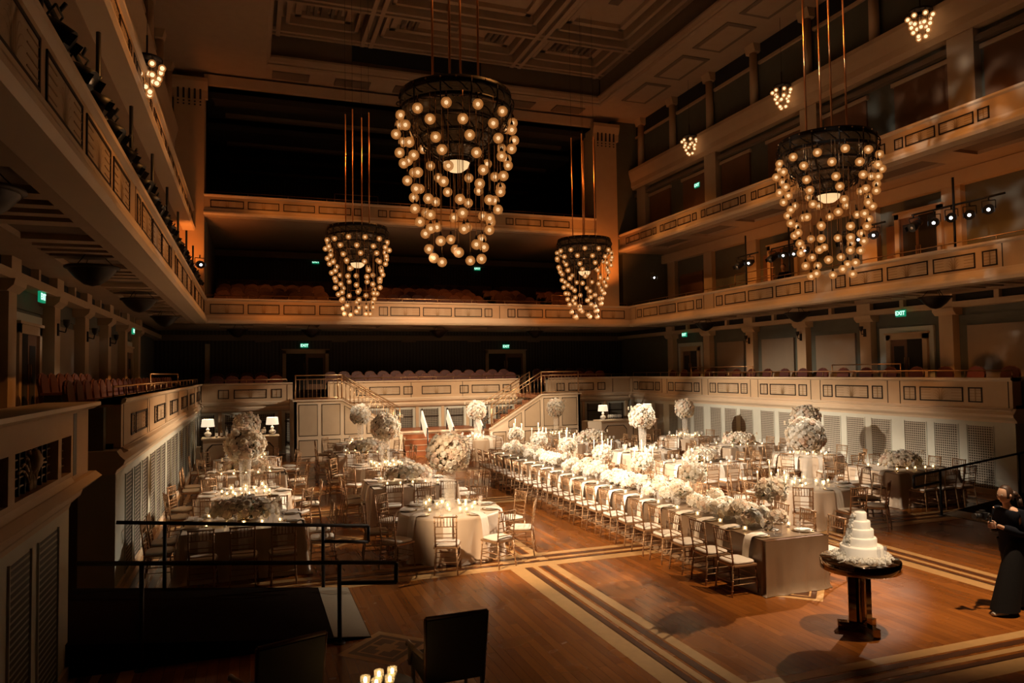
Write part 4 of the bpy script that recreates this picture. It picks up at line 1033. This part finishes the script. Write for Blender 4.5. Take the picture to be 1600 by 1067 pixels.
bar(13.75, 16.4, 27.3, 27.95, 'cream panelled bar counter by the right wall', True)
def make_lamp():
    t = thing('table_lamp', '', 'lamp')
    mb = MB(); mb.box(-.10, -.10, 0, .10, .10, .03, M['lampb']); mb.lathe([(.03, .03), (.09, .06), (.12, .12), (.10, .17), (.035, .21), (.05, .25), (.06, .28), (.03, .31), (.012, .33), (.012, .42)], M['lampb'], 16); obj('base', mb, t)
    mb = MB(); mb.lathe([(.215, .37), (.185, .62)], M['shade'], 24); obj('lamp_shade', mb, t)
    return t
LAMP = Proto(make_lamp)
for x, y, lab in ((-1.36, 26.8, 'at the wall end of the left bar'), (.72, 26.8, 'beside the glasses on the left bar'), (13.98, 27.6, 'beside the glasses on the right bar'), (16.1, 27.6, 'at the wall end of the right bar')):
    o = LAMP.place((x, y, 1.091), 0, 'white table lamp with lit drum shade '+lab, 'table lamps on the bars')
    d = bpy.data.lights.new('lamp_bulb', 'POINT'); d.energy = 7; d.color = (1, .78, .5); d.shadow_soft_size = .05
    b = bpy.data.objects.new('lamp_bulb', d); COL.objects.link(b); b.location = (x, y, 1.091+.5)
def make_bottle(m, h):
    def build():
        t = thing('liquor_bottle', '', 'bottle')
        mb = MB(); mb.lathe([(.001, 0), (.038, 0), (.04, .01), (.04, h*.6), (.014, h*.75), (.014, h)], M[m], 10); obj('glass_body', mb, t)
        mb = MB(); mb.lathe([(.041, h*.15), (.041, h*.48)], M['china'], 10); obj('paper_label', mb, t)
        mb = MB(); mb.lathe([(.016, h*.96), (.016, h*1.04), (.001, h*1.04)], M['gilt'], 8); obj('cap', mb, t)
        return t
    return build
BOT = [Proto(make_bottle('bottle', .32)), Proto(make_bottle('glass', .36)), Proto(make_bottle('amberb', .30))]
for i in range(8): BOT[(i*2+i//3) % 3].place((-1.08+.16*i, 26.74+.06*(i % 2), 1.091), i, '%s %s bottle from the wall lamp on the left bar' % (nth(i+1), ('dark', 'clear', 'amber')[(i*2+i//3) % 3]), 'bottles on the left bar')
for i in range(10): GLASS.place((.12+.09*(i % 5), 26.66+.14*(i//5), 1.091), 0, 'clean wine glass in the cluster on the left bar', 'glasses on the left bar', 1.15)
for i in range(12): GLASS.place((14.25+.10*(i % 6), 27.48+.14*(i//6), 1.091), 0, 'clean wine glass in the rows on the right bar', 'glasses on the right bar', 1.15)
t = thing('side_table', 'small draped side table tucked between the left bar and the wall', 'table', (-1.655, 26.95, 0)); mb = rect_cloth(.06, .25, M['napkin'], 1, .0, .78, 80, 4); obj('tablecloth', mb, t); mb = MB(); mb.box(-.05, -.24, .70, .05, .24, .755, M['walnut']); obj('tabletop', mb, t)

# ------------------------------------------------------------------ theatre seats
def make_seat():
    t = thing('theatre_seat', '', 'seat')       # faces -Y
    mb = MB(); pts = []
    prof = [(-.24, .42), (-.25, .74), (-.22, .86), (-.12, .93), (0, .95), (.12, .93), (.22, .86), (.25, .74), (.24, .42)]
    n = len(prof)
    for y in (.20, .27): mb.v += [(x, y+(z-.42)*.12, z) for x, z in prof]
    for i in range(n): mb.face([i, (i+1) % n, n+(i+1) % n, n+i], M['red'], False)
    mb.face(list(range(n)), M['red']); mb.face(list(range(n, 2*n)), M['redw']); obj('backrest', mb, t)
    mb = MB(); mb.path([(x*1.01, .235+(z-.42)*.12, z+.006) for x, z in prof[1:-1]], .014, M['redw'], 5); obj('wooden_edge', mb, t)
    mb = MB(); mb.grid([[(x, y, z) for x, y in ((-.23, -.22), (.23, -.22), (.23, .2), (-.23, .2))] for z in (.36, .43)], M['red'], True, False); mb.face([4, 5, 6, 7], M['red']); mb.box(-.06, -.1, 0, .06, .15, .36, M['black']); obj('seat_cushion', mb, t)
    for s in (-1, 1): mb = MB(); mb.box(s*.27-.025, -.2, .58, s*.27+.025, .25, .62, M['redw']); mb.box(s*.27-.02, .05, 0, s*.27+.02, .2, .58, M['black']); obj('armrest', mb, t)
    return t
SEAT = Proto(make_seat)
for r, (y, z) in enumerate(((31.75, 2.2), (32.75, 2.34))):
    k = 0
    for i in range(31):
        x = -1.3+.58*i
        if 1.5 < x < 3.0 or 11.6 < x < 13.1: continue
        k += 1; SEAT.place((x, y, z), 0, 'red velvet seat, %s from the left, %s terrace row behind the back parapet' % (nth(k), ('front', 'second')[r]), 'seats behind the back parapet')
for r in range(5):
    k = 0
    for x0, n in ((-1.15, 8), (5.4, 9), (11.5, 3), (14.45, 4)):
        for i in range(n):
            k += 1; SEAT.place((x0+.58*i+.08*(r % 2), 31.5+.95*r, 5.55+.26*r), 0, 'red velvet seat, %s from the left, %s row of the first back balcony' % (nth(k), nth(r+1)), 'seats on the first back balcony')
for k in range(18): SEAT.place((18.05, 13.2+.93*k, 2.2), -PI/2, 'red velvet seat, %s from the stage in the right wall terrace' % nth(k+1), 'seats along the right terrace')
for k in range(24): SEAT.place((-2.45, 13.3+.68*k, 2.2), PI/2, 'red velvet seat, %s from the stage in front row of the left terrace' % nth(k+1), 'front seats along the left terrace')
for k in range(7): SEAT.place((-3.1, 14.6+.62*k, 2.32), PI/2, 'red velvet seat, %s from the stage in rear row of the left terrace' % nth(k+1), 'rear seats along the left terrace')
mb = MB(); mb.box(-3.5, 14.2, 2.2, -2.75, 18.8, 2.32, M['carpet']); struct('floor_left_terrace_riser', mb)
for k in range(2): SEAT.place((-2.55, 8.3+.85*k, 2.2), PI/2, 'dark red seat in the stage-side box, %s from the stage' % nth(k+1), 'seats in the stage-side box')
# low aisle rails
def aisle(name_lab, pts, z, h=.5):
    t = thing('aisle_railing', name_lab, 'railing', (0, 0, 0)); mb = MB()
    a, b = pts; mb.path([(*a, z), (*a, z+h), (*b, z+h), (*b, z)], .017, M['brass']); mb.path([(*a, z+h*.5), (*b, z+h*.5)], .012, M['brass']); obj('rail_bar', mb, t)
aisle('low brass aisle railing left of centre on the first back balcony', ((3.9, 30.6), (5.0, 30.6)), 6.15)
aisle('low brass aisle railing right of centre on the first back balcony', ((13.0, 30.6), (14.4, 30.6)), 6.15)
aisle('low brass railing left of centre on the second back balcony', ((3.3, 30.7), (5.1, 30.7)), 10.19)
aisle('low brass railing in the right terrace by the door opposite', ((17.5, 15.8), (17.5, 18.4)), 2.75)
aisle('low brass railing in the right terrace further from the stage', ((17.5, 22.3), (17.5, 26.3)), 2.75)
aisle('low brass railing in the left terrace between the seats', ((-2.1, 18.0), (-2.1, 24.5)), 2.75)
aisle('low brass railing on the right first balcony near the far door', ((17.2, 20.6), (17.2, 22.8)), 6.2)

# ------------------------------------------------------------------ exit signs
def exit_sign(loc, rz, lab):
    t = thing('exit_sign', lab, 'sign', loc, rz, 'green exit signs')
    mb = MB(); mb.box(-.17, 0, -.10, .17, .05, .10, M['exitg']); obj('sign_box', mb, t)
    c = bpy.data.curves.new('exit_lettering', 'FONT'); c.body = 'EXIT'; c.size = .17; c.align_x = 'CENTER'; c.align_y = 'CENTER'; c.extrude = .002; c.offset = .004
    c.materials.append(M['exitl'])
    o = bpy.data.objects.new('lettering', c); COL.objects.link(o); me = bpy.data.meshes.new_from_object(o.evaluated_get(bpy.context.evaluated_depsgraph_get())); bpy.data.objects.remove(o); me.materials.clear(); me.materials.append(M['exitl']); o = bpy.data.objects.new('lettering', me); COL.objects.link(o); o.parent = t; o.location = (0, -.004, 0); o.rotation_euler = (PI/2, 0, 0)
for loc, rz, lab in (((XWL+.02, 15.85, 4.72), PI/2, 'on the left terrace wall nearest the stage'), ((XWL+.02, 27.2, 4.72), PI/2, 'on the left terrace wall furthest from the stage'),
                     ((2.35, YW1-.16, 4.52), 0, 'above the left double door behind the back terrace'), ((12.24, YW1-.16, 4.46), 0, 'above the right double door behind the back terrace'),
                     ((18.5, 28.3, 4.74), -PI/2, 'on the right terrace wall furthest from the stage'), ((18.5, 16.65, 4.78), -PI/2, 'on the right terrace wall nearest the stage'),
                     ((3.12, YW2-.1, 9.5-.6), 0, 'on the back wall of the first balcony, left one'), ((11.71, YW2-.1, 9.45-.6), 0, 'on the back wall of the first balcony, right one'), ((17.42, 25.45, 10.8), -PI/2, 'high on the right third-level wall')):
    exit_sign(loc, rz, 'green lit exit sign '+lab)

# ------------------------------------------------------------------ stage lights on the balconies
def make_stage_light(lit):
    def build():
        t = thing('stage_light', '', 'stage light')     # shines along local -Y, hung from a clamp at z=.3
        mb = MB(); mb.tube((0, .22, 0), (0, -.02, 0), .085, M['black'], 14, .11); mb.tube((0, -.02, 0), (0, -.24, 0), .12, M['black'], 14); mb.tube((0, .30, 0), (0, .22, 0), .06, M['black'], 10); obj('lamp_body', mb, t)
        mb = MB(); mb.lathe([(.001, .02), (.06, .012), (.105, 0)], M['lens' if lit else 'lensoff'], 16); o = obj('lens', mb, t, (0, -.225, 0), (PI/2, 0, 0))
        mb = MB(); mb.path([(-.14, 0, 0), (-.14, 0, .2), (.14, 0, .2), (.14, 0, 0)], .012, M['black'], 5); mb.tube((0, 0, .2), (0, 0, .3), .02, M['black']); obj('yoke', mb, t)
        for s in (-1, 1): mb = MB(); n = len(mb.v); mb.v += [(s*.11, -.24, -.06), (s*.11, -.24, .06), (s*.13, -.31, .065), (s*.13, -.31, -.065)]; mb.face([n, n+1, n+2, n+3], M['black']); obj('barn_door', mb, t)
        return t
    return build
SL = {0: Proto(make_stage_light(0)), 1: Proto(make_stage_light(1))}
def aim(lit, loc, tgt, lab, grp):
    o = SL[lit].place(loc, 0, lab, grp); d = Vector(tgt)-Vector(loc)
    o.rotation_euler = (math.atan2(d.z, math.hypot(d.x, d.y))*-1, 0, math.atan2(d.y, d.x)+PI/2)
def pipe(P, u0, u1, d, z, verts, lab):
    t = thing('lighting_pipe', lab, 'pipe', (0, 0, 0), 0, 'lighting pipes'); mb = MB(); mb.tube(P(u0, d, z), P(u1, d, z), .028, M['black'], 8); obj('pipe_bar', mb, t)
    for u in verts: mb = MB(); mb.tube(P(u, d+.06, 6.17), P(u, d+.06, z+.7), .03, M['black'], 8); obj('upright', mb, t)
pipe(PL(-1.63), 6.5, 29.0, -.25, 6.88, [7.6+2.7*i for i in range(8)], 'long black lighting pipe along the left first balcony')
for i in range(22):
    y = 6.9+1.0*i+.1*((i*7) % 3); aim(0, (-1.86, y, 6.60), (6+(i*5) % 4, y+((i*11) % 7)-4, .8), 'black stage light, %s from the stage along the left balcony pipe' % nth(i+1), 'stage lights along the left balcony')
aim(1, (-1.5, 24.6, 6.68), (3, 5, 3.0), 'lit stage light at the far end of the left first balcony', 'lit stage lights')
for y0, y1, lab, lts in ((12.2, 14.8, 'nearest the stage', (12.6, 13.1, 13.6, 14.1)), (15.7, 17.6, 'second from the stage', (16.05, 16.6)), (18.6, 20.5, 'third from the stage', (18.8, 19.3, 19.8)), (21.2, 22.4, 'fourth from the stage', (21.6,))):
    pipe(PR(17.0), y0, y1, 0, 7.3, [(y0+y1)/2], 'short black lighting pipe on the right first balcony, '+lab)
    for i, y in enumerate(lts):
        aim(1, (16.98, y, 7.0-.03*(i % 2)), (3.0, y-9.5, 2.6), 'lit stage light, %s on the right balcony pipe %s' % (nth(i+1), lab), 'lit stage lights on the right balcony')
    for i, y in enumerate([lts[-1]+.6]):
        aim(0, (17.02, y, 7.02), (6, y-2, 1), 'unlit black stage light, far end of the right pipe '+lab, 'unlit stage lights on the right balcony')
aim(1, (17.0, 28.3, 7.3), (5, 4, 3), 'single lit stage light at the far end of the right first balcony', 'lit stage lights')

# dark bowls hanging under the first balcony, sconces on the pilasters
def make_bowl():
    t = thing('bowl_ceiling_light', '', 'ceiling light'); mb = MB(); mb.lathe([(.001, -.30), (.12, -.27), (.26, -.16), (.36, -.04), (.38, 0)], M['iron'], 20); obj('bowl', mb, t)
    mb = MB(); mb.lathe([(.38, -.02), (.42, .0), (.42, .03), (.38, .03)], M['bronze'], 20)
    for i in range(3): a = 2*PI*i/3; mb.tube((.36*math.cos(a), .36*math.sin(a), 0), (.1*math.cos(a), .1*math.sin(a), .28), .008, M['iron'], 4)
    obj('rim', mb, t); return t
BW = Proto(make_bowl)
for i, y in enumerate((8.3, 13.8, 19.3, 24.8)): BW.place((-2.5, y, 5.02), 0, 'dark bowl ceiling light under left first balcony, %s from the stage' % nth(i+1), 'bowl lights under the balconies')
for i, y in enumerate((14.6, 19.9, 25.2)): BW.place((17.5, y, 5.02), 0, 'dark bowl ceiling light under right first balcony, %s from the stage' % nth(i+1), 'bowl lights under the balconies')
for i, x in enumerate((-.5, 2.4, 7.9, 12.5)): BW.place((x, 31.5, 5.02), 0, 'dark bowl ceiling light under the back balcony, %s from the left' % nth(i+1), 'bowl lights under the balconies')
def make_sconce():
    t = thing('wall_sconce', '', 'wall lamp'); mb = MB(); mb.box(-.05, -.03, -.15, .05, 0, .1, M['iron']); mb.path([(0, -.03, -.05), (0, -.14, -.08), (0, -.16, .02)], .012, M['iron'], 5); obj('bracket', mb, t)
    mb = MB(); mb.lathe([(.02, 0), (.06, .06), (.07, .16)], M['iron'], 10, (0, -.16, .02)); obj('cup_shade', mb, t); return t
SK = Proto(make_sconce)
for i, y in enumerate(pilR[2:5]): SK.place((XWR, y, 4.3), -PI/2, 'small dark sconce on a right terrace pilaster, %s from the stage' % nth(i+1), 'sconces on the terrace pilasters')
for i, y in enumerate(pilL[2:5]): SK.place((XWL, y, 4.2), PI/2, 'small dark sconce on a left terrace pilaster, %s from the stage' % nth(i+1), 'sconces on the terrace pilasters')

# ------------------------------------------------------------------ ramps with handrails at the stage edge
for nm, x0, x1, y0, y1 in (('floor_ramp_left', XL-.4, 1.38, 9.0, 11.2), ('floor_ramp_right', XR+.4, 13.95, 9.3, 11.7)):
    mb = MB(); z0 = .40; n = len(mb.v)
    mb.hexa([(x0, y0, -.02), (x1, y0, -.02), (x1, y1, -.02), (x0, y1, -.02), (x0, y0, z0), (x1, y0, .006), (x1, y1, .006), (x0, y1, z0)], M['carpet'])
    s = 1 if x1 > x0 else -1; f = lambda x: .006+(z0-.006)*(x1-x)/(x1-x0)
    a, b = x1-s*.44, x1-s*.01; mb.hexa([(a, y0+.02, f(a)-.01), (b, y0+.02, f(b)-.01), (b, y1-.02, f(b)-.01), (a, y1-.02, f(a)-.01), (a, y0+.02, f(a)+.004), (b, y0+.02, f(b)+.004), (b, y1-.02, f(b)+.004), (a, y1-.02, f(a)+.004)], M['pale'])
    struct(nm, mb)
def ramp_rail(y, xe, xp, x2, x3, lab):
    t = thing('ramp_handrail', lab, 'handrail', (0, 0, 0), 0, 'ramp handrails'); mb = MB(); m = M['black']
    s = 1 if xe > x3 else -1; zt = lambda x: .88+.098*abs(x-xe)
    mb.path([(x3, y, zt(x3)), (xe, y, .88), (xe, y, .64), (xp, y, .64+.098*abs(xp-xe))], .026, m, 8); obj('rail_bar', mb, t)
    for x in (xp, x2): mb = MB(); zb = max(0, .40*(1-abs(x-x3)/3.2))*.6; mb.tube((x, y, 0), (x, y, zt(x)), .026, m, 8); mb.lathe([(.07, 0), (.07, .012), (.03, .016)], m, 12, (x, y, max(.0, 0))); obj('post', mb, t)
ramp_rail(8.96, 1.68, 1.0, -1.12, -1.75, 'black metal handrail on the stage side of the left ramp')
ramp_rail(11.25, 1.69, 1.02, -1.12, -1.72, 'black metal handrail on the hall side of the left ramp')
ramp_rail(11.6, 13.1, 13.85, 16.25, 17.0, 'black metal handrail on the hall side of the right ramp')

# ------------------------------------------------------------------ armchairs and candle table at the stage front
def make_armchair():
    t = thing('armchair', '', 'armchair'); w = M['chairw']; f = M['chairfab']      # faces +Y
    mb = MB(); mb.hexa([(-.27, -.30, .36), (.27, -.30, .36), (.27, -.24, .36), (-.27, -.24, .36), (-.285, -.38, .95), (.285, -.38, .95), (.285, -.32, .95), (-.285, -.32, .95)], f); obj('back_panel', mb, t)
    mb = MB(); mb.path([(-.275, -.27, .3), (-.292, -.36, .97), (.292, -.36, .97), (.275, -.27, .3)], .02, M['walnut'], 6); obj('back_frame', mb, t)
    mb = MB(); mb.box(-.28, -.28, .34, .28, .28, .46, f); obj('seat', mb, t)
    for s in (-1, 1):
        mb = MB(); mb.path([(s*.29, -.30, .60), (s*.33, -.1, .61), (s*.335, .2, .585), (s*.33, .24, .55)], .022, w, 8); mb.path([(s*.33, .16, .58), (s*.31, .22, .36)], .018, w, 6); obj('armrest', mb, t)
        for y in (-.26, .25): mb = MB(); mb.tube((s*.27, y, .36), (s*.27, y*1.05, 0), .024, w, 8, .016); obj('leg', mb, t)
    return t
AC = Proto(make_armchair)
AC.place((1.78, 6.92, 0), .02, 'upholstered armchair with pale wooden arms facing the hall, beside the floor diamond')
AC.place((.22, 6.80, 0), .32, 'upholstered armchair turned slightly, left of the small candle table')
t = thing('candle_table', 'small dark round table with votive candles between the armchairs', 'table', (1.10, 6.42, 0))
mb = MB(); mb.lathe([(.001, .47), (.24, .47), (.25, .48), (.25, .50), (.001, .50)], M['black'], 24); obj('tabletop', mb, t)
mb = MB(); mb.tube((0, 0, 0), (0, 0, .47), .03, M['black'], 10); mb.lathe([(.2, 0), (.18, .02), (.03, .04)], M['black'], 20); obj('pedestal', mb, t)
for dx, dy in ((-.17, .0), (-.04, .08), (.08, .10), (.03, -.06), (-.09, -.09)): VOTIVE.place((1.10+dx, 6.42+dy, .501), 0, 'lit votive candle on the small dark table between the armchairs', 'votive candles on the small dark table', 1.3)

# ------------------------------------------------------------------ the videographer
def skin_body(name, chains, parent, mats, extra=None, sub=2, root=0):
    me = bpy.data.meshes.new(name); vs = []; es = []; rs = []
    idx = {}
    for ch in chains:
        prev = None
        for key, co, r in ch:
            if key not in idx: idx[key] = len(vs); vs.append(co); rs.append(r)
            if prev is not None: es.append((prev, idx[key]))
            prev = idx[key]
    me.from_pydata(vs, es, []); o = bpy.data.objects.new(name, me); COL.objects.link(o)
    sk = o.modifiers.new('skin', 'SKIN'); sk.use_smooth_shade = True
    for i, r in enumerate(rs): me.skin_vertices[0].data[i].radius = (r, r) if not isinstance(r, tuple) else r
    me.skin_vertices[0].data[root].use_root = True
    s = o.modifiers.new('sub', 'SUBSURF'); s.levels = sub; s.render_levels = sub
    dg = bpy.context.evaluated_depsgraph_get(); ev = o.evaluated_get(dg); m2 = bpy.data.meshes.new_from_object(ev)
    bpy.data.objects.remove(o)
    mb = MB(); mb.v = [tuple(v.co) for v in m2.vertices]
    for p in m2.polygons: mb.face(list(p.vertices), mats, True)
    if extra: extra(mb)
    return obj(name, mb, parent)
per = thing('person', 'person in dark top and speckled wide trousers walking while holding a camera on a gimbal', 'person', (9.34, 6.80, 0), PI*.97)
# local frame: +X is forward (towards the cake), Z up
HIP = (0, 0, .86)
def arm(s):
    sh = (.035, s*.165, 1.27); el = (.02, s*.20, 1.02); wr = (.235, s*.075, 1.10)
    return [('chest', (.03, 0, 1.20), (.115, .15)), ('sh%d' % s, sh, .055), ('el%d' % s, el, .042), ('wr%d' % s, wr, .028), ('palm%d' % s, (.29, s*.045, 1.125), (.032, .022))]
def legc(s, f):
    return [('pelvis', HIP, (.12, .15)), ('hip%d' % s, (0, s*.09, .80), .085), ('kn%d' % s, (f*.45+.04, s*.09, .46), .058), ('an%d' % s, (f, s*.085, .09), .04), ('toe%d' % s, (f+.13, s*.09, .035), .032)]
spine = [('pelvis', HIP, (.12, .15)), ('waist', (.0, 0, 1.02), (.10, .13)), ('chest', (.03, 0, 1.20), (.115, .15)), ('neck0', (.055, 0, 1.335), .05), ('neck1', (.075, 0, 1.40), .046), ('skull', (.09, 0, 1.46), .05)]
def head(mb):
    c = Vector((.095, 0, 1.50)); rows = []
    for j in range(15):
        ph = PI*j/14; row = []
        for i in range(24):
            a = 2*PI*i/24; x, y, z = math.sin(ph)*math.cos(a), math.sin(ph)*math.sin(a), -math.cos(ph)
            rx, ry, rz = .094, .074, .112
            if z < 0: ry *= 1-.22*z*z; rx *= 1-.10*z*z
            px, py, pz = x*rx, y*ry, z*rz
            if x > .3: 
                px += .018*math.exp(-((py/.013)**2))*math.exp(-(((pz+.018)/.024)**2))        # nose
                px -= .007*math.exp(-(((abs(py)-.030)/.014)**2))*math.exp(-(((pz-.006)/.012)**2))   # eye sockets
                px += .006*math.exp(-((py/.022)**2))*math.exp(-(((pz+.052)/.010)**2)) + .007*math.exp(-((py/.02)**2))*math.exp(-(((pz+.092)/.014)**2))  # lips, chin
            row.append(tuple(c+Vector((px, py, pz))))
        rows.append(row)
    mb.grid(rows, M['skin'], True)
    for s in (-1, 1): mb.ball((c.x-.008, s*.074, c.z-.008), .02, M['skin'], 8, 6, 1.5); mb.ball((c.x+.076, s*.029, c.z+.006), .011, M['china'], 8, 6); mb.ball((c.x+.084, s*.029, c.z+.006), .0055, M['dark'], 6, 5)
    mb.ball((c.x+.088, 0, c.z-.052), .014, M['blush'], 8, 5, .45)
    for s in (-1, 1):                                   # fingers closed on the gimbal grip, thumb on the near side
        for k, L in enumerate((.9, 1.0, .95, .75)):
            z = 1.155-.02*k; mb.path([(.300, s*.042, z), (.335, s*.040, z), (.352, s*.018, z), (.338, s*.002, z)], .0085*L+.001, M['skin'], 6)
        mb.path([(.285, s*.03, 1.15), (.305, s*.015, 1.175), (.33, s*.012, 1.185)], .0095, M['skin'], 6)
body = skin_body('body', [spine, arm(1), arm(-1), legc(1, .26), legc(-1, -.22)], per, M['skin'], head)
mb = MB(); c = Vector((.08, 0, 1.505)); rows = []
for j in range(11):
    ph = PI*(.02+.60*j/10); row = []
    for i in range(24):
        a = 2*PI*i/24; x, y, z = math.sin(ph)*math.cos(a), math.sin(ph)*math.sin(a), math.cos(ph)
        k = 1.0 if x < .55 or z > .62 else .84
        row.append(tuple(c+Vector((x*.103*k, y*.083*k, z*.122-(.03 if x < -.2 and z < .2 else 0)))))
    rows.append(row)
mb.grid(rows, M['hair'], True); mb.ball((-.05, 0, 1.50), .055, M['hair'], 12, 8, .9); mb.path([(-.085, 0, 1.50), (-.13, .01, 1.44), (-.14, .02, 1.34)], .03, M['hair'], 8); obj('hair', mb, per)
def up(ch, d): return [(k, co, (r+d if not isinstance(r, tuple) else (r[0]+d, r[1]+d))) for k, co, r in ch]
skin_body('dark_top', [[('hem', (.0, 0, .66), (.155, .18)), ('pelvis', HIP, (.15, .18)), ('waist', (.0, 0, 1.02), (.125, .155)), ('chest', (.03, 0, 1.20), (.14, .175)), ('collar', (.045, 0, 1.30), (.085, .10)), ('nk', (.055, 0, 1.345), .066)]]+[[('chest', (.03, 0, 1.20), (.14, .175))]+up(arm(s)[1:4], .026) for s in (-1, 1)], per, M['navy'])
mb = MB()
for s, f in ((1, .26), (-1, -.22)):
    rows = []
    for t_ in range(8):
        q = t_/7; cx = f*(.15+.85*q) if q > .0 else 0; cx = f*q**.8; r = .115+.06*q; z = .92-.86*q
        rows.append([(cx+r*1.05*math.cos(a)*(1+.05*math.sin(6*a)*q), s*.085*(1-.0*q)+r*.85*math.sin(a), z) for a in [2*PI*i/20 for i in range(20)]])
    mb.grid(rows, M['dots'], True)
obj('wide_trousers', mb, per)
for s, f in ((1, .26), (-1, -.22)):
    mb = MB(); rows = []
    for q, w, h in ((-.08, .025, .05), (-.04, .04, .075), (.04, .042, .07), (.12, .046, .05), (.17, .03, .03)): rows.append([(f+.03+q, s*.088+w*math.cos(a), max(0.004, .03+h*.5*math.sin(a))) for a in [2*PI*i/10 for i in range(10)]])
    mb.grid(rows, M['shoe'], True); mb.face(list(range(10)), M['shoe']); mb.face(list(range(40, 50)), M['shoe']); obj('shoe', mb, per)
g = thing('camera_gimbal', 'black camera on a gimbal grip held by the walking person', 'camera', (9.34, 6.80, 0), PI*.97)
mb = MB(); mb.tube((.325, 0, 1.05), (.34, 0, 1.24), .016, M['black'], 8); mb.path([(.34, 0, 1.24), (.40, .07, 1.26), (.46, .09, 1.30), (.47, .08, 1.22), (.47, 0, 1.20)], .012, M['black'], 6); obj('grip_and_arms', mb, g)
mb = MB(); mb.box(.43, -.065, 1.21, .50, .065, 1.30, M['black']); mb.box(.44, -.025, 1.30, .49, .025, 1.325, M['black']); obj('camera_body', mb, g)
mb = MB(); mb.tube((.50, 0, 1.252), (.56, 0, 1.252), .034, M['black'], 14); mb.tube((.56, 0, 1.252), (.60, 0, 1.252), .038, M['black'], 14); mb.lathe([(.001, 0), (.03, .002)], M['lensoff'], 12, (0, 0, 0)) if False else None; obj('lens', mb, g)

# a technician sitting behind the rail of the right first balcony
tech = thing('person', 'person in dark clothes sitting behind the right first balcony rail among the stage lights', 'person', (17.78, 20.75, 5.55), PI*1.08)
st_ = thing('stool', 'plain dark stool under the person seated on the right first balcony', 'stool', (17.78, 20.75, 5.55))
mb = MB(); mb.lathe([(.001, .42), (.17, .42), (.18, .44), (.17, .455), (.001, .455)], M['black'], 20); obj('seat', mb, st_)
for i in range(4): a = PI/4+PI/2*i; mb = MB(); mb.tube((.1*math.cos(a), .1*math.sin(a), .43), (.17*math.cos(a), .17*math.sin(a), 0), .014, M['black'], 6); obj('leg', mb, st_)
SP = [('pelvis', (0, 0, .56), (.12, .15)), ('waist', (.01, 0, .70), (.10, .13)), ('chest', (.05, 0, .88), (.115, .15)), ('neck0', (.08, 0, 1.015), .05), ('neck1', (.10, 0, 1.08), .046), ('skull', (.11, 0, 1.14), .05)]
def sarm(s): return [('chest', (.05, 0, .88), (.115, .15)), ('sh%d' % s, (.05, s*.17, .96), .055), ('el%d' % s, (.10, s*.22, .70), .042), ('wr%d' % s, (.30, s*.12, .66), .028), ('palm%d' % s, (.36, s*.10, .655), (.03, .02))]
def sleg(s): return [('pelvis', (0, 0, .56), (.12, .15)), ('hip%d' % s, (.06, s*.09, .54), .085), ('kn%d' % s, (.40, s*.11, .52), .06), ('an%d' % s, (.38, s*.11, .09), .042), ('toe%d' % s, (.50, s*.12, .035), .032)]
def shead(mb):
    sub = MB(); head(sub); n = len(mb.v)
    mb.v += [(x+.02, y, z-.32) for x, y, z in sub.v[:15*24]]; mb.f += [[n+i for i in f] for f in sub.f if max(f) < 360]
    k = sum(1 for f in sub.f if max(f) < 360); mb.m += [mb.mi(M['skin'])]*k; mb.sm += [True]*k
    for s in (-1, 1):
        mb.ball((.107, s*.074, 1.172), .02, M['skin'], 8, 6, 1.5)
        for q in range(4): mb.path([(.36, s*(.085+.014*q), .66), (.41, s*(.083+.014*q), .655), (.43, s*(.083+.014*q), .635)], .008, M['skin'], 5)
skin_body('body', [SP, sarm(1), sarm(-1), sleg(1), sleg(-1)], tech, M['skin'], shead)
skin_body('dark_shirt', [up(SP[:3], .022)+[('nk', (.075, 0, 1.0), .075)]]+[up(sarm(s)[:4], .02) for s in (-1, 1)], tech, M['navy'])
skin_body('dark_trousers', [[('pelvis', (0, 0, .56), (.14, .17)), ('waist', (.005, 0, .66), (.125, .15))]]+[up(sleg(s)[:4], .016) for s in (-1, 1)], tech, M['black'])
mb = MB(); rows = []
for j in range(9):
    ph = PI*(.02+.55*j/8); rows.append([(.10+x*.103*k_, y*.083*k_, 1.185+z*.122) for a in [2*PI*i/20 for i in range(20)] for x, y, z in [(math.sin(ph)*math.cos(a), math.sin(ph)*math.sin(a), math.cos(ph))] for k_ in [1.0 if x < .5 or z > .55 else .84]])
mb.grid(rows, M['hair'], True); obj('hair', mb, tech)
